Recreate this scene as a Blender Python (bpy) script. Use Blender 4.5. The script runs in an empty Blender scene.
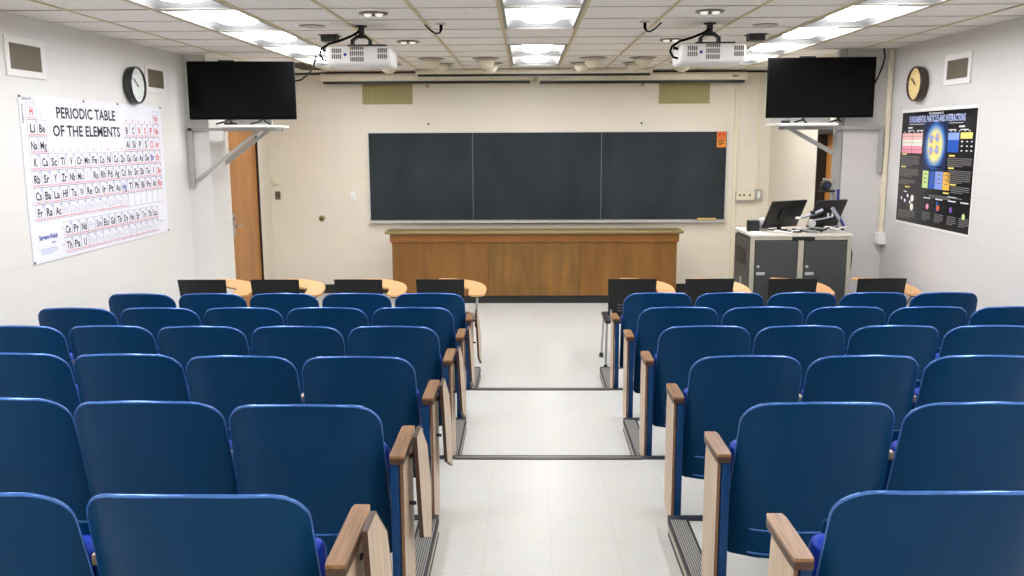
import bpy, bmesh, math, random
from mathutils import Vector, Matrix

random.seed(7)
SC = bpy.context.scene
COL = SC.collection
PI = math.pi

# ------------------------------------------------------------------ materials
def srgb(r, g, b):
    def f(c):
        c /= 255.0
        return c / 12.92 if c <= 0.04045 else ((c + 0.055) / 1.055) ** 2.4
    return (f(r), f(g), f(b), 1.0)

class NT:
    def __init__(self, name):
        self.m = bpy.data.materials.new(name)
        self.m.use_nodes = True
        self.t = self.m.node_tree
        self.b = self.t.nodes['Principled BSDF']
    def n(self, kind, **kw):
        nd = self.t.nodes.new(kind)
        for k, v in kw.items():
            if k.startswith('_'):
                setattr(nd, k[1:], v)
            else:
                nd.inputs[k.replace('__', ' ')].default_value = v
        return nd
    def l(self, a, ao, b, bi):
        self.t.links.new(a.outputs[ao], b.inputs[bi])

def mat(name, rgb, rough=0.5, metal=0.0, var=0.06, scale=12.0, bump=0.0, spec=0.5, coat=0.0):
    """painted / plastic / metal surface with a little procedural mottling"""
    k = NT(name)
    c = srgb(*rgb)
    tc = k.n('ShaderNodeTexCoord')
    no = k.n('ShaderNodeTexNoise', Scale=scale, Detail=4.0)
    k.l(tc, 'Object', no, 'Vector')
    ramp = k.n('ShaderNodeMix', _data_type='RGBA')
    ramp.inputs[6].default_value = tuple(max(0, v * (1 - var)) for v in c[:3]) + (1,)
    ramp.inputs[7].default_value = tuple(min(1, v * (1 + var)) for v in c[:3]) + (1,)
    k.l(no, 'Fac', ramp, 0)
    k.l(ramp, 2, k.b, 'Base Color')
    k.b.inputs['Roughness'].default_value = rough
    k.b.inputs['Metallic'].default_value = metal
    k.b.inputs['Specular IOR Level'].default_value = spec
    if coat:
        k.b.inputs['Coat Weight'].default_value = coat
        k.b.inputs['Coat Roughness'].default_value = 0.15
    if bump:
        bp = k.n('ShaderNodeBump', Strength=bump, Distance=0.01)
        k.l(no, 'Fac', bp, 'Height')
        k.l(bp, 'Normal', k.b, 'Normal')
    return k.m

def wood(name, dark, light, axis='x', rough=0.35, scale=6.0, stretch=9.0, coat=0.0):
    k = NT(name)
    tc = k.n('ShaderNodeTexCoord')
    mp = k.n('ShaderNodeMapping')
    s = [scale * stretch] * 3
    s['xyz'.index(axis)] = scale * 0.45
    mp.inputs['Scale'].default_value = s
    k.l(tc, 'Object', mp, 'Vector')
    no = k.n('ShaderNodeTexNoise', Scale=1.0, Detail=5.0, Distortion=0.6)
    k.l(mp, 'Vector', no, 'Vector')
    cr = k.n('ShaderNodeValToRGB')
    cr.color_ramp.elements[0].position = 0.3
    cr.color_ramp.elements[0].color = srgb(*dark)
    cr.color_ramp.elements[1].position = 0.72
    cr.color_ramp.elements[1].color = srgb(*light)
    k.l(no, 'Fac', cr, 'Fac')
    n2 = k.n('ShaderNodeTexNoise', Scale=2.3, Detail=3.0)
    k.l(tc, 'Object', n2, 'Vector')
    mx = k.n('ShaderNodeMix', _data_type='RGBA', _blend_type='MULTIPLY')
    mx.inputs[0].default_value = 0.35
    k.l(cr, 'Color', mx, 6)
    k.l(n2, 'Fac', mx, 7)
    mg = k.n('ShaderNodeHueSaturation', Value=1.18)
    k.l(mx, 2, mg, 'Color')
    k.l(mg, 'Color', k.b, 'Base Color')
    k.b.inputs['Roughness'].default_value = rough
    if coat:
        k.b.inputs['Coat Weight'].default_value = coat
    return k.m

def block_wall(name, rgb, plane):
    """painted concrete block, 40 x 20 cm courses; plane = which two object axes run along the wall"""
    k = NT(name)
    c = srgb(*rgb)
    tc = k.n('ShaderNodeTexCoord')
    sp = k.n('ShaderNodeSeparateXYZ')
    cb = k.n('ShaderNodeCombineXYZ')
    k.l(tc, 'Object', sp, 'Vector')
    k.l(sp, plane[0].upper(), cb, 'X')
    k.l(sp, plane[1].upper(), cb, 'Y')
    br = k.n('ShaderNodeTexBrick')
    br.offset = 0.5
    for nm, v in (('Scale', 1.0), ('Mortar Size', 0.0035), ('Mortar Smooth', 0.6), ('Brick Width', 0.406), ('Row Height', 0.203), ('Bias', 0.0)):
        br.inputs[nm].default_value = v
    br.inputs['Color1'].default_value = c
    br.inputs['Color2'].default_value = tuple(v * 0.985 for v in c[:3]) + (1,)
    br.inputs['Mortar'].default_value = tuple(v * 0.925 for v in c[:3]) + (1,)
    k.l(cb, 'Vector', br, 'Vector')
    no = k.n('ShaderNodeTexNoise', Scale=1.1, Detail=5.0)
    k.l(tc, 'Object', no, 'Vector')
    mx = k.n('ShaderNodeMix', _data_type='RGBA', _blend_type='MULTIPLY')
    mx.inputs[0].default_value = 0.10
    k.l(br, 'Color', mx, 6)
    k.l(no, 'Color', mx, 7)
    k.l(mx, 2, k.b, 'Base Color')
    n2 = k.n('ShaderNodeTexNoise', Scale=160.0, Detail=3.0)
    k.l(tc, 'Object', n2, 'Vector')
    iv = k.n('ShaderNodeMath', _operation='MULTIPLY_ADD')
    iv.inputs[1].default_value = -1.0
    k.l(br, 'Fac', iv, 0)
    ad = k.n('ShaderNodeMath', _operation='MULTIPLY')
    ad.inputs[1].default_value = 0.12
    k.l(n2, 'Fac', ad, 0)
    k.l(ad, 'Value', iv, 2)
    bp = k.n('ShaderNodeBump', Strength=0.25, Distance=0.003)
    k.l(iv, 'Value', bp, 'Height')
    k.l(bp, 'Normal', k.b, 'Normal')
    k.b.inputs['Roughness'].default_value = 0.55
    return k.m

def tile_floor(name, rgb):
    k = NT(name)
    c = srgb(*rgb)
    tc = k.n('ShaderNodeTexCoord')
    br = k.n('ShaderNodeTexBrick')
    br.offset = 0.0
    for nm, v in (('Scale', 1.0), ('Mortar Size', 0.0012), ('Mortar Smooth', 0.4), ('Brick Width', 0.3048), ('Row Height', 0.3048), ('Bias', 0.0)):
        br.inputs[nm].default_value = v
    br.inputs['Color1'].default_value = c
    br.inputs['Color2'].default_value = tuple(v * 0.975 for v in c[:3]) + (1,)
    br.inputs['Mortar'].default_value = tuple(v * 0.78 for v in c[:3]) + (1,)
    mp = k.n('ShaderNodeMapping')
    mp.inputs['Location'].default_value = (-0.112, 0.1, 0)
    k.l(tc, 'Object', mp, 'Vector')
    k.l(mp, 'Vector', br, 'Vector')
    no = k.n('ShaderNodeTexNoise', Scale=9.0, Detail=6.0)
    k.l(tc, 'Object', no, 'Vector')
    mx = k.n('ShaderNodeMix', _data_type='RGBA', _blend_type='MULTIPLY')
    mx.inputs[0].default_value = 0.10
    k.l(br, 'Color', mx, 6)
    k.l(no, 'Color', mx, 7)
    k.l(mx, 2, k.b, 'Base Color')
    k.b.inputs['Roughness'].default_value = 0.36
    k.b.inputs['Specular IOR Level'].default_value = 0.3
    return k.m

def ceiling_tile(name, rgb):
    k = NT(name)
    c = srgb(*rgb)
    tc = k.n('ShaderNodeTexCoord')
    vo = k.n('ShaderNodeTexNoise', Scale=70.0, Detail=4.0)
    k.l(tc, 'Object', vo, 'Vector')
    cr = k.n('ShaderNodeValToRGB')
    cr.color_ramp.elements[0].position = 0.33
    cr.color_ramp.elements[0].color = tuple(v * 0.82 for v in c[:3]) + (1,)
    cr.color_ramp.elements[1].position = 0.45
    cr.color_ramp.elements[1].color = c
    k.l(vo, 'Fac', cr, 'Fac')
    k.l(cr, 'Color', k.b, 'Base Color')
    k.b.inputs['Roughness'].default_value = 0.9
    return k.m

def emit(name, rgb, strength):
    k = NT(name)
    k.b.inputs['Base Color'].default_value = srgb(*rgb)
    k.b.inputs['Emission Color'].default_value = srgb(*rgb)
    k.b.inputs['Emission Strength'].default_value = strength
    return k.m

def slate(name):
    k = NT(name)
    tc = k.n('ShaderNodeTexCoord')
    mp = k.n('ShaderNodeMapping')
    mp.inputs['Scale'].default_value = (1.0, 1.0, 0.5)
    k.l(tc, 'Object', mp, 'Vector')
    no = k.n('ShaderNodeTexNoise', Scale=1.6, Detail=7.0, Distortion=0.5)
    k.l(mp, 'Vector', no, 'Vector')
    cr = k.n('ShaderNodeValToRGB')
    cr.color_ramp.elements[0].position = 0.3
    cr.color_ramp.elements[0].color = srgb(34, 41, 44)
    cr.color_ramp.elements[1].position = 0.75
    cr.color_ramp.elements[1].color = srgb(50, 57, 61)
    k.l(no, 'Fac', cr, 'Fac')
    k.l(cr, 'Color', k.b, 'Base Color')
    k.b.inputs['Roughness'].default_value = 0.6
    k.b.inputs['Specular IOR Level'].default_value = 0.2
    return k.m

def glow_ellipse(name):
    """printed picture: deep blue panel with a soft yellow oval in the middle (object coordinates, metres)"""
    k = NT(name)
    tc = k.n('ShaderNodeTexCoord')
    mp = k.n('ShaderNodeMapping')
    mp.inputs['Scale'].default_value = (1.0, 1 / 0.225, 1 / 0.235)
    k.l(tc, 'Object', mp, 'Vector')
    ln = k.n('ShaderNodeVectorMath', _operation='LENGTH')
    k.l(mp, 'Vector', ln, 0)
    cr = k.n('ShaderNodeValToRGB')
    e = cr.color_ramp.elements
    e[0].position = 0.0; e[0].color = srgb(250, 225, 140)
    e[1].position = 1.0; e[1].color = srgb(14, 30, 70)
    for p, c in ((0.3, (246, 222, 120)), (0.55, (240, 226, 150)), (0.72, (130, 165, 190)), (0.85, (40, 100, 180))):
        q = e.new(p); q.color = srgb(*c)
    k.l(ln, 'Value', cr, 'Fac')
    k.l(cr, 'Color', k.b, 'Base Color')
    k.b.inputs['Roughness'].default_value = 0.3
    return k.m

M = {}
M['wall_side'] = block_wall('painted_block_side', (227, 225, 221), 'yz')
M['wall_side_right'] = block_wall('painted_block_right', (214, 211, 207), 'yz')  # darker copy of the side wall paint, offsets the closer light strip
M['wall_recess'] = block_wall('painted_block_recess', (226, 217, 200), 'yz')
M['wall_front'] = block_wall('painted_block_front', (229, 220, 203), 'xz')
M['floor'] = tile_floor('white_floor_tile', (200, 199, 193))
M['ceiling'] = ceiling_tile('ceiling_tile', (238, 233, 226))
M['tbar'] = mat('tan_ceiling_bar', (204, 188, 146), 0.5)
M['tee'] = mat('grey_ceiling_tee', (200, 188, 164), 0.6)
M['ring_grey'] = mat('dull_bronze_ring', (120, 112, 98), 0.5)
M['white_metal'] = mat('white_enamel', (235, 234, 230), 0.4)
M['light_frame'] = mat('ivory_light_frame', (150, 146, 136), 0.5, spec=0.2)
M['reflector'] = mat('white_reflector', (160, 160, 160), 0.45, spec=0.2)
M['lens'] = emit('lit_lens', (250, 251, 255), 27.5)
M['seat_blue'] = mat('blue_enamel_steel', (6, 54, 92), 0.34, 0.0, 0.14, 3.0, spec=0.11)
M['rim_blue'] = mat('worn_highlit_blue_edge', (58, 110, 186), 0.22, 0.3, 0.5, 30.0, spec=0.9)  # edge wear and its bright highlight both put into this paler blue
M['post_blue'] = mat('blue_enamel_post', (8, 54, 98), 0.35, spec=0.25)
M['cushion'] = mat('bright_blue_vinyl', (8, 54, 170), 0.45, bump=0.1, spec=0.3)
M['arm_wood'] = wood('walnut_laminate', (108, 74, 44), (160, 118, 76), 'y', 0.35, 9.0)
M['arm_edge'] = mat('dark_brown_edge', (66, 42, 30), 0.45)
M['panel_edge'] = mat('brown_panel_edge', (112, 80, 58), 0.5)
M['panel_beige'] = wood('beige_woodgrain_laminate', (178, 154, 128), (206, 184, 158), 'z', 0.4, 7.0)
M['black_plastic'] = mat('black_plastic', (20, 21, 22), 0.45)
M['cable_black'] = mat('black_cable_sheath', (14, 14, 15), 0.85, spec=0.05)
M['black_matte'] = mat('black_mesh_plastic', (15, 16, 16), 0.6)
M['black_rubber'] = mat('black_rubber', (38, 38, 38), 0.55)
M['rib_grey'] = mat('grey_ribbed_rubber', (150, 148, 142), 0.5)
M['nosing'] = mat('dark_metal_nosing', (52, 56, 64), 0.4, 0.3)
M['nosing_light'] = mat('worn_nosing_line', (136, 128, 120), 0.35, 0.3)
M['riser'] = mat('beige_riser_vinyl', (176, 168, 152), 0.5)
M['vent_slot'] = mat('grey_vent_slot', (112, 104, 98), 0.6)
M['slot_grey'] = mat('grey_slot_edge', (74, 74, 72), 0.5)
M['chrome'] = mat('brushed_steel', (176, 176, 178), 0.3, 0.75)
M['lamp_white'] = emit('frosted_lamp', (255, 250, 240), 0.5)
M['alu'] = mat('satin_aluminium', (205, 205, 200), 0.35, 0.4)
M['arm_grey'] = mat('lavender_grey_enamel', (150, 148, 164), 0.35)
M['grey_steel'] = mat('grey_painted_steel', (172, 172, 168), 0.4, 0.2)
M['tablet_beige'] = wood('pale_beech_laminate', (204, 150, 98), (222, 172, 120), 'x', 0.35, 5.0)
M['desk_wood'] = wood('aged_oak_panel', (112, 74, 26), (134, 90, 34), 'z', 0.4, 2.2, 4.0)
M['desk_wood_mid'] = wood('aged_oak_panel_mid', (100, 70, 26), (136, 94, 38), 'z', 0.4, 2.6, 3.0)
M['desk_apron'] = wood('oak_apron', (124, 78, 28), (146, 96, 38), 'x', 0.4, 2.5, 5.0)
M['desk_top'] = mat('olive_stone_top', (136, 118, 76), 0.35, 0.0, 0.12, 20.0)
M['door_wood'] = wood('oak_veneer_door', (158, 102, 46), (186, 126, 62), 'z', 0.4, 2.0, 7.0)
M['frame_dark'] = mat('dark_brown_door_frame', (34, 26, 20), 0.5)
M['frame_cream'] = mat('cream_door_frame', (226, 220, 204), 0.45)
M['slate'] = slate('chalkboard_slate')
M['seam'] = mat('board_seam', (92, 98, 100), 0.5)
M['vent_olive'] = mat('olive_yellow_louvre', (176, 164, 106), 0.5)
M['vent_frame_cream'] = mat('cream_vent_frame', (222, 211, 188), 0.5)
M['vent_frame_wall'] = mat('wall_coloured_frame', (230, 226, 222), 0.5)
M['vent_bronze'] = mat('bronze_grille', (112, 104, 84), 0.5)
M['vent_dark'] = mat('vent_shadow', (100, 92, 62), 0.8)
M['cream'] = mat('cream_paint', (228, 218, 192), 0.5)
M['screen_case'] = mat('ivory_screen_case', (228, 220, 200), 0.4)
M['tv_screen'] = mat('dark_glass_screen', (5, 5, 6), 0.18, spec=0.12)
M['off_white'] = mat('off_white_plastic', (232, 230, 226), 0.4)
M['proj_lens'] = mat('projector_lens', (40, 50, 80), 0.1)
M['dome'] = mat('ivory_lamp_shade', (214, 204, 182), 0.4)
M['poster_white'] = mat('white_poster_board', (232, 232, 240), 0.4, var=0.02)
M['ink_black'] = mat('black_ink', (24, 22, 30), 0.6)
M['ink_red'] = mat('red_ink', (206, 40, 50), 0.6)
M['ink_pale_red'] = mat('pale_red_ink', (226, 120, 124), 0.6)
M['ink_blue'] = mat('blue_ink', (40, 56, 160), 0.6)
M['ink_pale_blue'] = mat('pale_blue_ink', (150, 160, 214), 0.6)
M['ink_grey'] = mat('pale_grey_ink', (196, 196, 204), 0.6)
M['ink_line'] = mat('grey_cell_line', (120, 122, 138), 0.6)
M['ink_white'] = mat('white_ink', (232, 234, 240), 0.6)
M['ink_lavender'] = mat('lavender_title_ink', (176, 190, 232), 0.6)
M['poster_black'] = mat('black_poster_sheet', (26, 25, 27), 0.25)
M['poster_greytext'] = mat('grey_small_print', (104, 102, 100), 0.5)
M['pink'] = mat('pink_print', (240, 190, 184), 0.5)
M['pink_deep'] = mat('deep_pink_print', (236, 150, 170), 0.5)
M['ivory'] = mat('ivory_print', (242, 236, 222), 0.5)
M['yellow'] = mat('yellow_print', (248, 226, 120), 0.5)
M['amber'] = mat('amber_print', (240, 178, 70), 0.5)
M['print_blue'] = mat('blue_print', (26, 84, 180), 0.5)
M['print_paleblue'] = mat('pale_blue_print', (132, 158, 226), 0.5)
M['print_green'] = mat('pale_green_print', (196, 220, 140), 0.5)
M['print_orange'] = mat('orange_print', (226, 96, 34), 0.5)
M['print_purple'] = mat('purple_print', (112, 70, 160), 0.5)
M['glow'] = glow_ellipse('poster_glow_print')
M['clock_rim_black'] = mat('black_clock_rim', (38, 40, 40), 0.35)
M['clock_rim_brown'] = mat('dark_brown_clock_rim', (64, 52, 40), 0.35)
M['clock_white'] = mat('white_clock_face', (228, 234, 230), 0.3)
M['clock_cream'] = mat('cream_clock_face', (240, 214, 150), 0.3)
M['rack_grey'] = mat('charcoal_rack_steel', (74, 76, 74), 0.45)
M['rack_dark'] = mat('dark_rack_door', (64, 67, 66), 0.45)
M['rack_trim'] = mat('greige_rack_trim', (176, 172, 154), 0.4)
M['rack_top'] = mat('pale_rack_top', (212, 206, 194), 0.4)
M['sign_orange'] = mat('orange_sign', (232, 140, 36), 0.5)
M['sign_red'] = mat('red_sign_print', (200, 54, 30), 0.5)
M['eraser_wood'] = mat('pale_eraser_wood', (214, 180, 104), 0.5)
M['base_black'] = mat('black_cove_base', (26, 28, 28), 0.45)
M['bronze_plate'] = mat('bronze_plate', (122, 106, 88), 0.4, 0.4)
M['brass'] = mat('brass', (150, 130, 84), 0.35, 0.7)
M['blue_cord'] = mat('blue_cable', (30, 50, 150), 0.5)
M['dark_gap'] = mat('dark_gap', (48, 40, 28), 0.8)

# ------------------------------------------------------------------ mesh builder
class MB:
    def __init__(self):
        self.bm = bmesh.new()
    def box(self, x0, x1, y0, y1, z0, z1, bevel=0.0, seg=2, mx=None):
        vs = [self.bm.verts.new((x, y, z)) for x in (x0, x1) for y in (y0, y1) for z in (z0, z1)]
        idx = ((0, 1, 3, 2), (4, 6, 7, 5), (0, 4, 5, 1), (2, 3, 7, 6), (0, 2, 6, 4), (1, 5, 7, 3))
        fs = [self.bm.faces.new([vs[i] for i in f]) for f in idx]
        if bevel:
            es = list({e for f in fs for e in f.edges})
            r = bmesh.ops.bevel(self.bm, geom=es, offset=bevel, segments=seg, profile=0.5, affect='EDGES')
            vs = [v for v in r['verts']]
            allv = set(vs)
            for f in r['faces']:
                allv.update(f.verts)
            vs = list(allv)
        if mx is not None:
            bmesh.ops.transform(self.bm, matrix=mx, verts=vs)
        return self
    def quad(self, a, b, c, d):
        self.bm.faces.new([self.bm.verts.new(p) for p in (a, b, c, d)])
        return self
    def poly(self, pts):
        self.bm.faces.new([self.bm.verts.new(p) for p in pts])
        return self
    def prism(self, pts, d):
        """closed polygon pts (3d) extruded along vector d"""
        d = Vector(d)
        a = [self.bm.verts.new(p) for p in pts]
        b = [self.bm.verts.new(Vector(p) + d) for p in pts]
        n = len(a)
        self.bm.faces.new(a[::-1]); self.bm.faces.new(b)
        for i in range(n):
            self.bm.faces.new((a[i], a[(i + 1) % n], b[(i + 1) % n], b[i]))
        return self
    def tube(self, path, r, seg=8, closed=False):
        P = [Vector(p) for p in path]
        n = len(P)
        rings = []
        prev = None
        for i in range(n):
            if closed:
                t = (P[(i + 1) % n] - P[i - 1])
            else:
                t = (P[min(i + 1, n - 1)] - P[max(i - 1, 0)])
            t.normalize()
            if prev is None:
                ref = Vector((0, 0, 1)) if abs(t.z) < 0.9 else Vector((1, 0, 0))
                nrm = t.cross(ref).normalized()
            else:
                nrm = (prev - t * prev.dot(t)).normalized()
            prev = nrm
            bn = t.cross(nrm)
            rr = r[i] if isinstance(r, (list, tuple)) else r
            rings.append([self.bm.verts.new(P[i] + (nrm * math.cos(2 * PI * k / seg) + bn * math.sin(2 * PI * k / seg)) * rr) for k in range(seg)])
        m = n if closed else n - 1
        for i in range(m):
            A, B = rings[i], rings[(i + 1) % n]
            for k in range(seg):
                self.bm.faces.new((A[k], A[(k + 1) % seg], B[(k + 1) % seg], B[k]))
        if not closed:
            self.bm.faces.new(rings[0][::-1]); self.bm.faces.new(rings[-1])
        return self
    def lathe(self, prof, c=(0, 0, 0), axis='z', seg=24):
        """profile of (radius, height) turned about an axis through c"""
        c = Vector(c)
        def pt(r, h, a):
            u, v = r * math.cos(a), r * math.sin(a)
            if axis == 'z': return c + Vector((u, v, h))
            if axis == 'x': return c + Vector((h, u, v))
            return c + Vector((u, h, v))
        rings = []
        for r, h in prof:
            if r < 1e-6:
                rings.append([self.bm.verts.new(pt(0, h, 0))])
            else:
                rings.append([self.bm.verts.new(pt(r, h, 2 * PI * k / seg)) for k in range(seg)])
        for A, B in zip(rings, rings[1:]):
            for k in range(seg):
                k2 = (k + 1) % seg
                if len(A) == 1 and len(B) == 1: continue
                if len(A) == 1: self.bm.faces.new((A[0], B[k2], B[k]))
                elif len(B) == 1: self.bm.faces.new((A[k], A[k2], B[0]))
                else: self.bm.faces.new((A[k], A[k2], B[k2], B[k]))
        for R, fl in ((rings[0], True), (rings[-1], False)):
            if len(R) > 1:
                self.bm.faces.new(R[::-1] if fl else R)
        return self
    def build(self, name, m, parent=None, smooth=35.0, kind=None, mats=None):
        bm = self.bm
        bmesh.ops.recalc_face_normals(bm, faces=bm.faces)
        if smooth:
            lim = math.radians(smooth)
            for f in bm.faces: f.smooth = True
            for e in bm.edges:
                e.smooth = len(e.link_faces) == 2 and e.calc_face_angle(0.0) < lim
        me = bpy.data.meshes.new(name)
        bm.to_mesh(me); bm.free()
        me.materials.append(m)
        o = bpy.data.objects.new(name, me)
        COL.objects.link(o)
        if parent is not None: o.parent = parent
        if kind: o['kind'] = kind
        return o

def thing(name, label, cat, loc=(0, 0, 0), rz=0.0, group=None):
    o = bpy.data.objects.new(name, None)
    o.empty_display_size = 0.1
    COL.objects.link(o)
    o.location = loc
    o.rotation_euler = (0, 0, rz)
    o['label'] = label
    o['category'] = cat
    if group: o['group'] = group
    return o

def tag(o, label, cat, group=None):
    o['label'] = label; o['category'] = cat
    if group: o['group'] = group
    return o

def struct(name, mb, m, parent=None, smooth=35.0):
    o = mb.build(name, m, parent, smooth)
    o['kind'] = 'structure'
    return o

def copy_tree(o, parent=None, top=True):
    c = o.copy()
    COL.objects.link(c)
    c.parent = parent
    for ch in list(o.children):
        copy_tree(ch, c, False)
    return c

# lettering: built-in font turned into mesh, laid on any plane
_glyph = {}
def glyph_mesh(s, bold):
    key = (s, bold)
    if key not in _glyph:
        cu = bpy.data.curves.new('lettering', 'FONT')
        cu.body = s
        cu.size = 1.0
        cu.resolution_u = 2
        cu.offset = bold
        ob = bpy.data.objects.new('lettering', cu)
        COL.objects.link(ob)
        dg = bpy.context.evaluated_depsgraph_get()
        me = ob.evaluated_get(dg).to_mesh()
        vs = [(v.co.x, v.co.y) for v in me.vertices]
        fs = [tuple(p.vertices) for p in me.polygons]
        ob.evaluated_get(dg).to_mesh_clear()
        bpy.data.objects.remove(ob); bpy.data.curves.remove(cu)
        _glyph[key] = (vs, fs)
    return _glyph[key]

def letter(mb, s, origin, ux, uz, h, w=None, align='c', bold=0.0):
    """cap height h, optional total width w; origin = middle (c) or left (l) of the baseline"""
    vs, fs = glyph_mesh(s, bold)
    if not vs: return
    x0 = min(v[0] for v in vs); x1 = max(v[0] for v in vs)
    sy = h / 0.69
    sx = sy if w is None else w / max(1e-6, x1 - x0)
    off = -(x0 + x1) / 2 if align == 'c' else -x0
    o, ux, uz = Vector(origin), Vector(ux), Vector(uz)
    nv = [mb.bm.verts.new(o + ux * ((v[0] + off) * sx) + uz * (v[1] * sy)) for v in vs]
    for f in fs:
        try: mb.bm.faces.new([nv[i] for i in f])
        except ValueError: pass

# ------------------------------------------------------------------ room shell
XL, XR = -3.70, 3.82          # side walls of the seating area
XNL, XNR = -3.45, 3.35        # side walls of the narrower front part
YL, YR = 9.70, 9.50           # where the room narrows
YF, YB = 12.30, -1.60
ZC = 3.05
T = 0.15
GX0, GY0, GP = -3.2352, 6.4029, 0.6096     # ceiling grid

STEP = [3.01, 3.99, 4.99, 5.93, 6.925, 7.87]
EDGE_L, EDGE_R = -0.422, 0.675

fl = MB()
for y0, y1, z in ((YB, 3.01, .42), (3.01, 4.99, .28), (4.99, 6.925, .14), (6.925, YF, 0.0)):
    fl.box(EDGE_L, EDGE_R, y0, y1, -0.1, z)
for xa, xb in ((XL, EDGE_L), (EDGE_R, XR)):
    ys = [YB] + STEP + [YF]
    for i in range(7):
        fl.box(xa, xb, ys[i], ys[i + 1], -0.1, round(.07 * (6 - i), 3))
struct('floor', fl, M['floor'], smooth=0)

struct('wall_left', MB().box(XL - T, XL, YB, YL, -0.1, ZC).box(XL - T, XNL, YL, 10.28, -0.1, ZC), M['wall_side'], smooth=0)
w = MB()
w.box(XNL - T, XNL, 10.28, 11.45, 2.34, ZC)
w.box(XNL - T, XNL, 11.45, 11.56, -0.1, ZC)
w.box(XNL - .3, XNL - .11, 11.45, YF, -0.1, ZC)
struct('wall_left_recess', w, M['wall_recess'], smooth=0)
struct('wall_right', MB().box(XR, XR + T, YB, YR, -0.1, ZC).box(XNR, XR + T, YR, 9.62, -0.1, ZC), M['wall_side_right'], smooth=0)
w = MB()
w.box(XNR, XNR + T, 9.62, 10.33, 2.24, ZC)
w.box(XNR, XNR + T, 10.33, YF, -0.1, ZC)
struct('wall_right_recess', w, M['wall_recess'], smooth=0)
struct('wall_front', MB().box(XNL - .3, XNR + T, YF, YF + T, -0.1, ZC), M['wall_front'], smooth=0)
struct('wall_back', MB().box(XL - T, XR + T, YB - T, YB, -0.1, ZC), M['wall_front'], smooth=0)

# recessed light positions: column index -> first rows
FIX = []
for col, ks in ((1, range(-12, 8, 2)), (9, range(-12, 8, 2)), (5, (-10, -2, 0, 4, 6))):  # rows too near to be seen are added for their light
    for k in ks: FIX.append((col, k))
holes = {(c, k + d) for c, k in FIX for d in (0, 1)}
ce = MB(); tb = MB(); te = MB()
xs = [GX0 + i * GP for i in range(-1, 13)]
ky = list(range(-13, 10))
for i in range(-1, 12):
    for k in ky:
        if (i, k) in holes: continue
        x0, x1 = max(GX0 + i * GP, XL - T), min(GX0 + (i + 1) * GP, XR + T)
        y0, y1 = max(GY0 + k * GP, YB - T), min(GY0 + (k + 1) * GP, YF + T)
        if x1 > x0 and y1 > y0:
            sag = random.uniform(0, 0.003)
            ce.box(x0 + .001, x1 - .001, y0 + .001, y1 - .001, ZC - sag, ZC + 0.02)
struct('ceiling', ce, M['ceiling'], smooth=0)
for i in range(0, 12):
    x = GX0 + i * GP
    tb.box(x - .013, x + .013, YB, YF, ZC - .008, ZC - .004)
struct('trim_1', tb, M['tbar'], smooth=0)
for k in ky:
    y = GY0 + k * GP
    if YB < y < YF:
        for i in range(-1, 12):
            x0, x1 = max(GX0 + i * GP + .013, XL), min(GX0 + (i + 1) * GP - .013, XR)
            if x1 > x0: te.box(x0, x1, y - .006, y + .006, ZC - .0075, ZC - .004)
struct('trim_2', te, M['tee'], smooth=0)

# dark strip where ceiling meets front wall
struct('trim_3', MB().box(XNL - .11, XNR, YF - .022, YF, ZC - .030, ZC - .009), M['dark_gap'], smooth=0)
# front cove base
b = MB().box(XNL - .11, XNR, YF - .012, YF, 0, .125)
struct('baseboard_front', b, M['base_black'], smooth=0)
struct('baseboard_left', MB().box(XNL, XNL + .012, 9.7, 10.2, 0, .12).box(XNL - .11, XNL - .098, 11.57, YF - .012, 0, .12), M['base_black'], smooth=0)
struct('baseboard_right', MB().box(XNR - .012, XNR, 10.40, YF - .012, 0, .12), M['base_black'], smooth=0)

# step nosings (dark metal with a worn line), full width; one per riser
for j, y in enumerate(STEP):
    zz = .07 * (6 - j)
    n = MB(); ln = MB()
    if j % 2 == 0:                # also crosses the aisle
        n.box(EDGE_L, EDGE_R, y - .055, y + .010, zz - .03, zz + .005)
        ln.box(EDGE_L, EDGE_R, y - .034, y - .018, zz + .005, zz + .007)
    n.box(XL, EDGE_L, y - .050, y + .008, zz - .03, zz + .004)
    n.box(EDGE_R, XR, y - .050, y + .008, zz - .03, zz + .004)
    if j == 0: continue_ok = True
    o = struct('trim_%d' % (10 + j), n, M['nosing'], smooth=0)
    if j % 2 == 0: struct('trim_%d' % (20 + j), ln, M['nosing_light'], smooth=0)
# ribbed treads along the aisle edge of the raised rows
tn = 30
for (y0, y1, zz) in ((3.022, 3.94, .35), (5.002, 5.88, .21), (6.937, 7.82, .07)):
    for s, xe in ((1, EDGE_R), (-1, EDGE_L)):
        rib = MB(); blk = MB(); ris = MB()
        xa = lambda d: xe + s * d
        def bx_(m, d0, d1, z0, z1):
            m.box(min(xa(d0), xa(d1)), max(xa(d0), xa(d1)), y0, y1, z0, z1)
        bx_(blk, -.006, .090, zz, zz + .004)
        bx_(blk, -.006, 0, zz - .016, zz)
        for q in range(8):
            bx_(rib, .006 + q * .0095, .006 + q * .0095 + .0048, zz + .004, zz + .007)
        bx_(ris, -.003, 0, zz - .068, zz - .016)
        bx_(blk, -.006, 0, zz - .0695, zz - .056)
        struct('trim_%d' % tn, blk, M['black_rubber'], smooth=0)
        struct('trim_%d' % (tn + 1), rib, M['rib_grey'], smooth=0)
        struct('trim_%d' % (tn + 2), ris, M['riser'], smooth=0)
        tn += 3

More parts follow.
